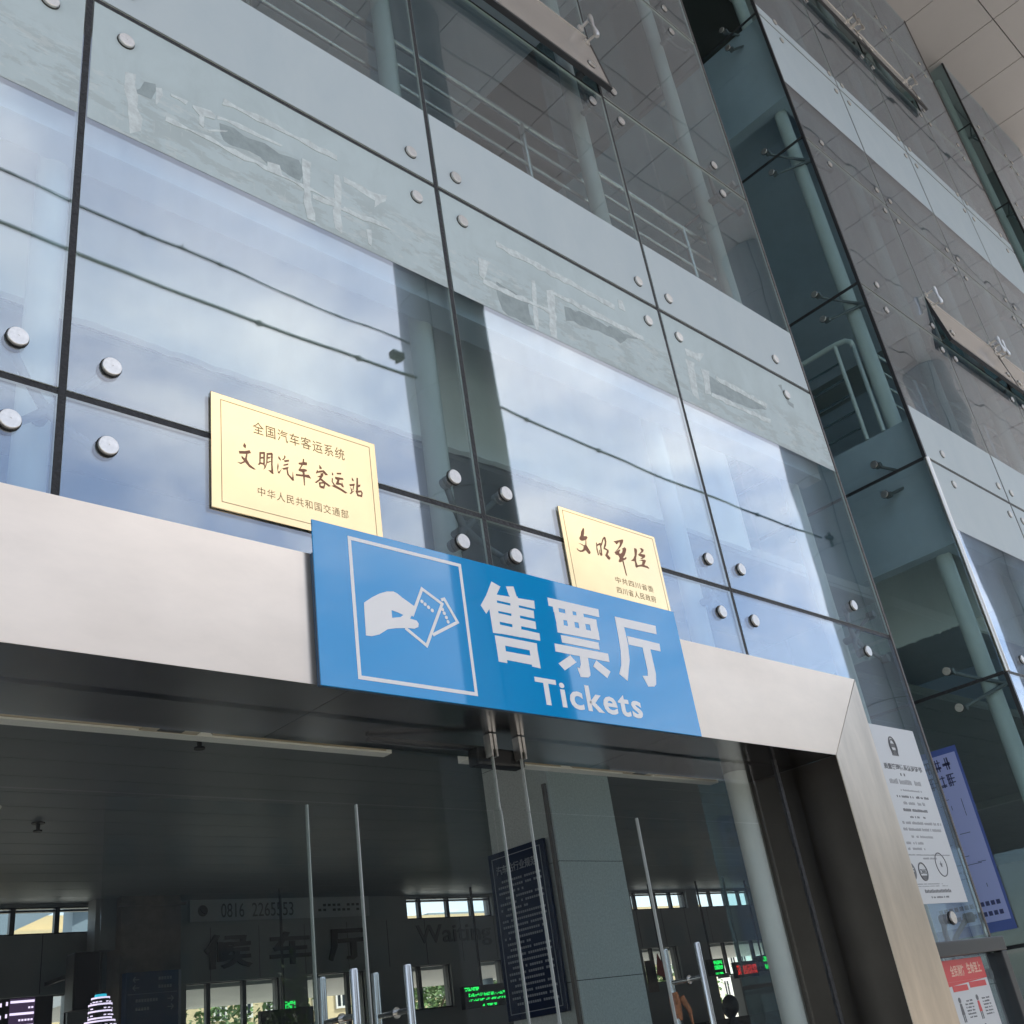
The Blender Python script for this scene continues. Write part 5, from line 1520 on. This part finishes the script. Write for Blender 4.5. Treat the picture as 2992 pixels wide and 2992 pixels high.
# ------------------------------------------------------------------ gold plaques
def plaque(label, x0, x1, z0, z1, lines, tb):
    t = thing('gold_plaque', label, 'plaque', (X((x0 + x1) / 2), X(0.985), Z((z0 + z1) / 2)), group='gold plaques above the entrance')
    y = YG - 0.0095
    mb = MB(); mb.box((X(x0), y, Z(z0)), (X(x1), y + 0.006, Z(z1))); obj('plate', mb, [M['gold']], t, bevel=0.001)
    mb = MB(); mb.box((X(x0) + 0.001, y + 0.0062, Z(z0) + 0.012), (X(x1) - 0.001, y + 0.008, Z(z1) - 0.001)); obj('backing', mb, M['gold_edge'], t)
    mb = MB()
    for (px, pz) in ((0.12, 0.15), (0.88, 0.15), (0.12, 0.85), (0.88, 0.85)):
        mb.tube([(X(x0 + (x1 - x0) * px), y + 0.008, Z(z0 + (z1 - z0) * pz)), (X(x0 + (x1 - x0) * px), YG - 0.0002, Z(z0 + (z1 - z0) * pz))], 0.012, 10)
    obj('standoff', mb, M['disc'], t)
    mb = MB(); i = tb; w = 0.0022; yy = y - 0.0006
    a, b, c_, d = X(x0) + i, X(x1) - i * 0.75, Z(z0) + i * 0.75, Z(z1) - i * 0.6
    mb.box((a, yy, c_), (b, y - 0.0001, c_ + w)); mb.box((a, yy, d - w), (b, y - 0.0001, d)); mb.box((a, yy, c_ + w), (a + w, y - 0.0001, d - w)); mb.box((b - w, yy, c_ + w), (b, y - 0.0001, d - w))
    obj('border_line', mb, M['engrave_thin'], t)
    for (body, xa, xb, za, zb_, off, sh, brush, m_) in lines:
        mb = MB()
        if brush:
            mb = glyphs(brush, y - 0.0006, 0.0005)
        else:
            text_mesh(mb, body, X(xa), Z(za), X(xb - xa), X(zb_ - za), y - 0.0006, 0.0005, offset=off, shear=sh, spacing=1.15)
        obj('lettering', mb, M[m_], t)
plaque('larger gold plaque with three lines of brown characters, left of and above the blue sign', 0.546, 0.8035, 0.628, 0.7968,
       [('全国汽车客运系统', 0.6055, 0.7485, 0.7525, 0.7710, 0.0, 0, 0, 'engrave_thin'),
        ('文明汽车客运站', 0.580, 0.777, 0.7035, 0.727, 0.012, 0.06, G_BRUSH_LARGE, 'engrave'),
        ('中华人民共和国交通部', 0.6098, 0.7475, 0.6605, 0.6735, -0.004, 0, 0, 'engrave_thin')], 0.036)
plaque('smaller gold plaque with four large brush characters, above the right half of the blue sign', 1.181, 1.4345, 0.634, 0.7937,
       [('文明单位', 1.213, 1.402, 0.712, 0.752, 0.012, 0.12, G_BRUSH_SMALL, 'engrave'),
        ('中共四川省委', 1.2955, 1.396, 0.6745, 0.6865, 0.0, 0, 0, 'engrave_thin'),
        ('四川省人民政府', 1.294, 1.397, 0.655, 0.6675, 0.0, 0, 0, 'engrave_thin')], 0.024)

# ------------------------------------------------------------------ papers on the glass
yp = YG - 0.004
t = thing('certificate_poster', 'tall white certificate with grey print on the glass beside the steel jamb', 'poster', (X(2.12), yp, Z(0.32)))
cx0, cx1, cz0, cz1 = 2.005, 2.237, 0.140, 0.499
mb = MB(); mb.box((X(cx0), yp - 0.002, Z(cz0)), (X(cx1), yp, Z(cz1))); obj('sheet', mb, M['paper'], t)
mb = MB(); mp_ = MB(); yy = yp - 0.003
xc = (cx0 + cx1) / 2
# arched emblem
for r0, r1 in ((0.055, 0.047), (0.040, 0.034)):
    pts = [(X(xc) - 0.0 + math.cos(a) * r0 * 0.72, Z(0.456) + math.sin(a) * r0) for a in [q * math.pi / 20 for q in range(-6, 27)]]
    for q in range(len(pts) - 1):
        a = Vector((pts[q][0], 0, pts[q][1])); b = Vector((pts[q + 1][0], 0, pts[q + 1][1]))
        mb.bar((a.x, yy + 0.0005, a.z), (b.x, yy + 0.0005, b.z), 0.001, r0 - r1, up=(0, 0, 1)) if False else mb.tube([(a.x, yy + 0.0005, a.z), (b.x, yy + 0.0005, b.z)], 0.004, 6)
mb.box((X(xc) - 0.038, yy, Z(0.456) - 0.055), (X(xc) + 0.038, yy + 0.001, Z(0.456) - 0.022))
mb.box((X(xc) - 0.025, yy, Z(0.456) - 0.006), (X(xc) + 0.025, yy + 0.001, Z(0.456) + 0.016))
text_mesh(mb, '质量管理体系认证证书', X(2.055), Z(0.405), X(0.165), X(0.0125), yy, 0.001, offset=0.02)
rnd = random.Random(11)
def row(mbx, z, xa, xb, h, sz, fill=0.8):
    x = X(xa)
    while x < X(xb):
        if rnd.random() < fill:
            mbx.box((x, yy, Z(z)), (x + sz * 0.62, yy + 0.001, Z(z) + h * rnd.uniform(0.7, 1.0)))
        x += sz
row(mb, 0.393, 2.115, 2.135, 0.018, 0.02)
row(mp_, 0.375, 2.06, 2.20, 0.030, 0.016, 0.92)
row(mp_, 0.361, 2.09, 2.185, 0.010, 0.014)
row(mb, 0.347, 2.07, 2.21, 0.014, 0.014)
row(mp_, 0.333, 2.09, 2.18, 0.018, 0.015)
row(mb, 0.319, 2.08, 2.19, 0.016, 0.013, 0.9)
row(mb, 0.306, 2.10, 2.165, 0.012, 0.014)
row(mp_, 0.293, 2.06, 2.225, 0.016, 0.012, 0.9)
row(mp_, 0.280, 2.055, 2.22, 0.016, 0.012, 0.9)
row(mp_, 0.266, 2.08, 2.17, 0.014, 0.014)
row(mp_, 0.253, 2.05, 2.12, 0.014, 0.013); row(mp_, 0.242, 2.05, 2.12, 0.014, 0.013)
row(mp_, 0.2315, 2.03, 2.22, 0.006, 0.008, 0.95); row(mp_, 0.224, 2.10, 2.16, 0.010, 0.010)
row(mp_, 0.176, 2.03, 2.15, 0.005, 0.009); row(mp_, 0.172, 2.03, 2.17, 0.004, 0.009)
row(mb, 0.160, 2.065, 2.175, 0.018, 0.017, 0.95); row(mb, 0.150, 2.085, 2.16, 0.010, 0.012)
for (cx, cz, rx, ring) in ((2.036, 0.201, 0.045, False), (2.082, 0.2005, 0.045, True), (2.170, 0.214, 0.062, True)):
    n = 28
    if ring:
        ol = [(X(cx) + math.cos(q * 2 * math.pi / n) * rx, yy + 0.0004, Z(cz) + math.sin(q * 2 * math.pi / n) * rx) for q in range(n + 1)]
        mb.tube(ol, 0.003 if cx > 2.1 else 0.004, 6)
    else:
        mb.prism([(X(cx) + math.cos(q * 2 * math.pi / n) * rx, Z(cz) + math.sin(q * 2 * math.pi / n) * rx) for q in range(n)], yy, yy + 0.001)
text_mesh(mb, 'CNAS', X(2.082) - 0.034, Z(0.2005) - 0.013, 0.068, 0.026, yy - 0.0002, 0.001, offset=0.02)
wt_ = MB(); text_mesh(wt_, 'F', X(2.036) + 0.004, Z(0.201) - 0.018, 0.02, 0.036, yy - 0.0006, 0.0005, offset=0.03)
star = [(X(2.170) + math.sin(q * math.pi / 5) * (0.018 if q % 2 == 0 else 0.007), Z(0.214) + math.cos(q * math.pi / 5) * (0.018 if q % 2 == 0 else 0.007)) for q in range(10)]
mb.prism(star, yy, yy + 0.001)
mb.prism([(X(2.082) + math.cos(a) * 0.045, Z(0.2005) + math.sin(a) * 0.045) for a in [math.pi * (1.15 + 0.7 * q / 12) for q in range(13)]], yy, yy + 0.001)
obj('printed_text', mb, M['ink'], t); obj('pale_text', mp_, M['ink_pale'], t); obj('emblem_letter', wt_, M['paper'], t)

t = thing('safety_poster', 'white poster with red heading and small cartoons below the dark transom', 'poster', (X(2.1), yp, Z(-0.1)))
rx0, rx1, rz0, rz1 = 1.955, 2.212, -0.40, 0.0375
mb = MB(); mb.box((X(rx0), yp - 0.002, Z(rz0)), (X(rx1), yp, Z(rz1))); obj('sheet', mb, M['paper'], t)
mb = MB(); mb.box((X(rx0), yy, Z(0.0)), (X(rx1), yy + 0.001, Z(rz1))); mb.prism([(X(rx0), Z(0.0) - 0.0005), (X(rx0), Z(-0.012)), (X(rx0) + 0.33, Z(-0.006)), (X(rx1), Z(0.0) - 0.0005)], yy, yy + 0.001)
mb.box((X(2.055), yy, Z(-0.017)), (X(2.118), yy + 0.001, Z(-0.007))); mb.box((X(2.128), yy, Z(-0.014)), (X(2.2), yy + 0.001, Z(-0.004)))
obj('heading_band', mb, M['red'], t)
mb = MB(); text_mesh(mb, '全民消防', X(2.065), Z(0.008), X(0.058), X(0.020), yy - 0.001, 0.0008, offset=0.03); text_mesh(mb, '生命至上', X(2.136), Z(0.010), X(0.062), X(0.020), yy - 0.001, 0.0008, offset=0.03)
obj('heading_text', mb, M['peach'], t)
mb = MB(); mr = MB()
for cx in (2.075, 2.15):
    for r_ in range(4):
        zc = -0.03 - r_ * 0.05
        m_ = mr if (r_ % 2 == 0) == (cx > 2.1) else mb
        # little figure: head, body, two legs, arm
        px_ = X(cx) - 0.02; pz_ = Z(zc) - 0.05
        n = 12
        mb.prism([(px_ + math.cos(q * 2 * math.pi / n) * 0.014, pz_ + 0.045 + math.sin(q * 2 * math.pi / n) * 0.014) for q in range(n)], yy, yy + 0.001)
        m_.prism([(px_ - 0.016, pz_ - 0.02), (px_ + 0.016, pz_ - 0.02), (px_ + 0.010, pz_ + 0.03), (px_ - 0.010, pz_ + 0.03)], yy - 0.0002, yy + 0.001)
        mb.box((px_ - 0.013, yy, pz_ - 0.055), (px_ - 0.004, yy + 0.001, pz_ - 0.02)); mb.box((px_ + 0.004, yy, pz_ - 0.055), (px_ + 0.013, yy + 0.001, pz_ - 0.02))
        for q in range(6):
            row(mp2 := MB(), zc - 0.006 - q * 0.0055, cx + 0.012, cx + 0.045, 0.008, 0.010)
            mb.v, mb.f, mb.mi, mb.sm = (mb.v + mp2.v, mb.f + [[i + len(mb.v) for i in f] for f in mp2.f], mb.mi + mp2.mi, mb.sm + mp2.sm)
obj('printed_text', mb, M['ink'], t); obj('red_text', mr, M['red'], t)

# lilac notice on the recess wall
t = thing('blue_notice', 'lilac blue notice with dark diagrams on the recess side glass', 'notice', (X(2.955), X(1.32), Z(0.34)))
xn = X(2.94) - 0.0045
mb = MB(); mb.box((xn, X(1.205), Z(0.10)), (xn + 0.003, X(1.46), Z(0.585))); obj('border', mb, M['notice_edge'], t)
mb = MB(); mb.box((xn - 0.002, X(1.212), Z(0.125)), (xn, X(1.45), Z(0.568))); obj('sheet', mb, M['notice'], t)
mb = MB(); rnd = random.Random(21); xs_ = xn - 0.003
for zz in (0.525, 0.480):
    for q in range(7):
        ya = X(1.235) + q * 0.075
        for e in range(6):
            a = rnd.uniform(0, 0.055); b = rnd.uniform(0, 0.085)
            if e % 2: mb.box((xs_, ya, Z(zz) + b), (xs_ + 0.001, ya + 0.06, Z(zz) + b + 0.008))
            else: mb.box((xs_, ya + a, Z(zz)), (xs_ + 0.001, ya + a + 0.008, Z(zz) + 0.09))
for q in range(34):
    ya = X(rnd.uniform(1.225, 1.40)); zz = Z(rnd.uniform(0.19, 0.46)); ln = rnd.uniform(0.03, 0.13)
    if q % 2: mb.box((xs_, ya, zz), (xs_ + 0.001, ya + ln, zz + 0.004))
    else: mb.box((xs_, ya, zz), (xs_ + 0.001, ya + 0.004, zz + ln * 0.7))
for zz in (0.165, 0.140):
    for q in range(12):
        mb.box((xs_, X(1.225) + q * 0.04, Z(zz)), (xs_ + 0.001, X(1.225) + q * 0.04 + 0.028, Z(zz) + 0.03))
obj('printed_text', mb, M['notice_ink'], t)

# ------------------------------------------------------------------ behind the station, seen through the far windows
t = thing('cream_building', 'cream apartment block with white framed windows beyond the hall windows', 'building', (X(9), X(13), 0))
mb = MB(); mb.box((X(3.0), X(13), 0), (X(17.5), X(16), Z(0.155 * 13))); obj('wall', mb, M['cream_wall'], t)
mb = MB(); mb.prism([(X(2.6), Z(0.155 * 13)), (X(9.0), Z(0.155 * 13)), (X(8.2), Z(0.166 * 13)), (X(4.6), Z(0.170 * 13))], X(13.2), X(15.8)); obj('roof', mb, M['cream_wall'], t)
mb = MB(); mb.box((X(11), X(13.4), Z(0.155 * 13)), (X(15), X(15.5), Z(0.162 * 13))); obj('roof', mb, M['blue_grey'], t)
for (a0, z0_, w_, h_) in [(0.545 + 0.028 * i, z_, 0.014, 0.022) for i in range(34) for z_ in (-0.01, 0.028, 0.066, 0.118)]:
    if (int(a0 * 1000) + int(z0_ * 1000)) % 7 == 0: continue
    q0, q1, r0, r1 = X(a0 * 13), X((a0 + w_) * 13), Z(z0_ * 13), Z((z0_ + h_) * 13)
    if r1 > Z(0.152 * 13) or r0 < 0.1: continue
    f = MB()
    for (u0, u1, v0, v1) in ((q0, q0 + 0.07, r0, r1), (q1 - 0.07, q1, r0, r1), (q0 + 0.07, q1 - 0.07, r0, r0 + 0.07), (q0 + 0.07, q1 - 0.07, r1 - 0.07, r1), ((q0 + q1) / 2 - 0.03, (q0 + q1) / 2 + 0.03, r0 + 0.07, r1 - 0.07)):
        f.box((u0, X(13) - 0.05, v0), (u1, X(13) - 0.002, v1))
    wf = obj('window', f, M['white_paint'], t)
    p_ = MB(); p_.box((q0 + 0.07, X(13) - 0.02, r0 + 0.07), (q1 - 0.07, X(13) - 0.003, r1 - 0.07)); obj('pane', p_, M['window_dark'], wf)
mb = MB(); mb.box((X(2.5), X(YB) + 0.3, Z(0.575)), (X(12), X(7.3), Z(0.66)))
tag(obj('platform_canopy', mb, M['white_paint']), 'grey flat canopy just outside the far hall windows', 'canopy')
for xc_, lab in ((3.6, 'left pole under the platform canopy'), (6.4, 'middle pole under the platform canopy'), (9.4, 'right pole under the platform canopy')):
    mb = MB(); mb.tube([(X(xc_), X(7.1), 0), (X(xc_), X(7.1), Z(0.575))], 0.12, 14)
    tag(obj('canopy_pole', mb, M['blue_grey']), 'blue grey ' + lab, 'pole', group='poles under the platform canopy')
mb = MB(); mb.bar(P(2.5, 9.5, 1.2), P(4.6, 9.5, 2.1), 0.5); mb.box((X(3.85), X(9.5), Z(1.2)), (X(4.1), X(9.7), Z(2.0)))
tag(obj('steel_brace', mb, M['blue_grey']), 'blue grey slanted steel brace outside the left clerestory window', 'brace')


def tree(label, x, y, h, r, seed, group=None, n=2600):
    rnd = random.Random(seed)
    t = thing('tree', label, 'tree', (x, y, 0), group=group)
    tr = MB(); tops = []
    tr.tube([(x, y, -0.02), (x + rnd.uniform(-.1, .1), y, h * 0.3), (x + rnd.uniform(-.2, .2), y, h * 0.62)], 0.1, 10, radii=[0.045 * h * 0.5, 0.03 * h * 0.5, 0.012 * h * 0.5])
    for k in range(9):
        a = rnd.uniform(0, 6.28); z0 = h * rnd.uniform(0.26, 0.6); e = Vector((x + math.cos(a) * r * 0.7, y + math.sin(a) * r * 0.7, z0 + h * rnd.uniform(0.12, 0.3)))
        tr.tube([(x, y, z0), ((x + e.x) / 2, (y + e.y) / 2, (z0 + e.z) / 2 + 0.1), e], 0.03, 6, radii=[0.014 * h * 0.5, 0.009 * h * 0.5, 0.004])
        tops.append(e)
    obj('trunk', tr, M['bark'], t)
    cr = MB()
    clumps = [(e, r * rnd.uniform(0.28, 0.5)) for e in tops] + [(Vector((x + rnd.uniform(-1, 1) * r * .6, y + rnd.uniform(-1, 1) * r * .6, h * rnd.uniform(0.45, 0.92))), r * rnd.uniform(0.25, 0.45)) for k in range(13)]
    for k in range(n):
        c, cr_ = rnd.choice(clumps)
        v = Vector((rnd.gauss(0, 1), rnd.gauss(0, 1), rnd.gauss(0, 0.8))).normalized() * cr_ * rnd.uniform(0.45, 1.05)
        p_ = c + v
        s_ = rnd.uniform(0.06, 0.14)
        a = Vector((rnd.uniform(-1, 1), rnd.uniform(-1, 1), rnd.uniform(-.6, .6))).normalized(); b = a.cross(Vector((rnd.uniform(-1, 1), rnd.uniform(-1, 1), 1))).normalized()
        cr.add([p_ - a * s_, p_ + b * s_ * .5, p_ + a * s_, p_ - b * s_ * .5], [(0, 1, 2, 3)])
    obj('crown', cr, M['leaf'], t)
tree('green bushy tree outside the left waiting hall windows', X(5.6), X(9.6), 4.3, 2.0, 1, 'trees behind the station')
tree('green bushy tree outside the windows left of the granite pillar', X(8.0), X(9.8), 4.5, 2.4, 2, 'trees behind the station')
tree('dark leafy tree outside the window beside the navy board', X(9.1), X(10.2), 4.6, 1.9, 3, 'trees behind the station')
tree('bright green tree outside the windows right of the granite pillar', X(12.1), X(10.0), 4.6, 2.5, 4, 'trees behind the station')
tree('small green tree outside the far left windows', X(3.9), X(9.6), 3.6, 1.5, 5, 'trees behind the station')

# ------------------------------------------------------------------ across the street (only ever seen mirrored); blocks shaped to darken door reflections
def block(label, x0, x1, y, h, m_):
    t = thing('street_building', label, 'building', ((x0 + x1) / 2, y, 0), group='buildings across the street')
    mb = MB(); mb.box((x0, y - 12, -0.02), (x1, y, h)); obj('wall', mb, M[m_], t)
    mb = MB(); mb.box((x0 - 0.3, y - 12.3, h), (x1 + 0.3, y + 0.3, h + 0.5)); obj('parapet', mb, M['white_paint'], t)
    k = 0
    z_ = 1.2
    while z_ + 1.7 < h:
        x_ = x0 + 1.2
        while x_ + 1.8 < x1:
            f = MB(); f.box((x_, y + 0.002, z_), (x_ + 1.7, y + 0.05, z_ + 1.6)); obj('window', f, M['window_dark'], t)
            x_ += 3.4
        z_ += 3.1
block('out-of-view grey block across the street to the left, raised to darken reflections', -60, -8, -48, 19.5, 'street_dark')
block('out-of-view taller grey block across the street to the right, lengthened to darken reflections', 0, 190, -52, 21.5, 'street_dark')
for i, xx in enumerate((-24, -6, 8, 22)):
    tree('street tree %s across the road' % ('far left', 'left of centre', 'right of centre', 'far right')[i], xx, -28, 5.5, 2.4, 40 + i, 'street trees across the road', 1200)
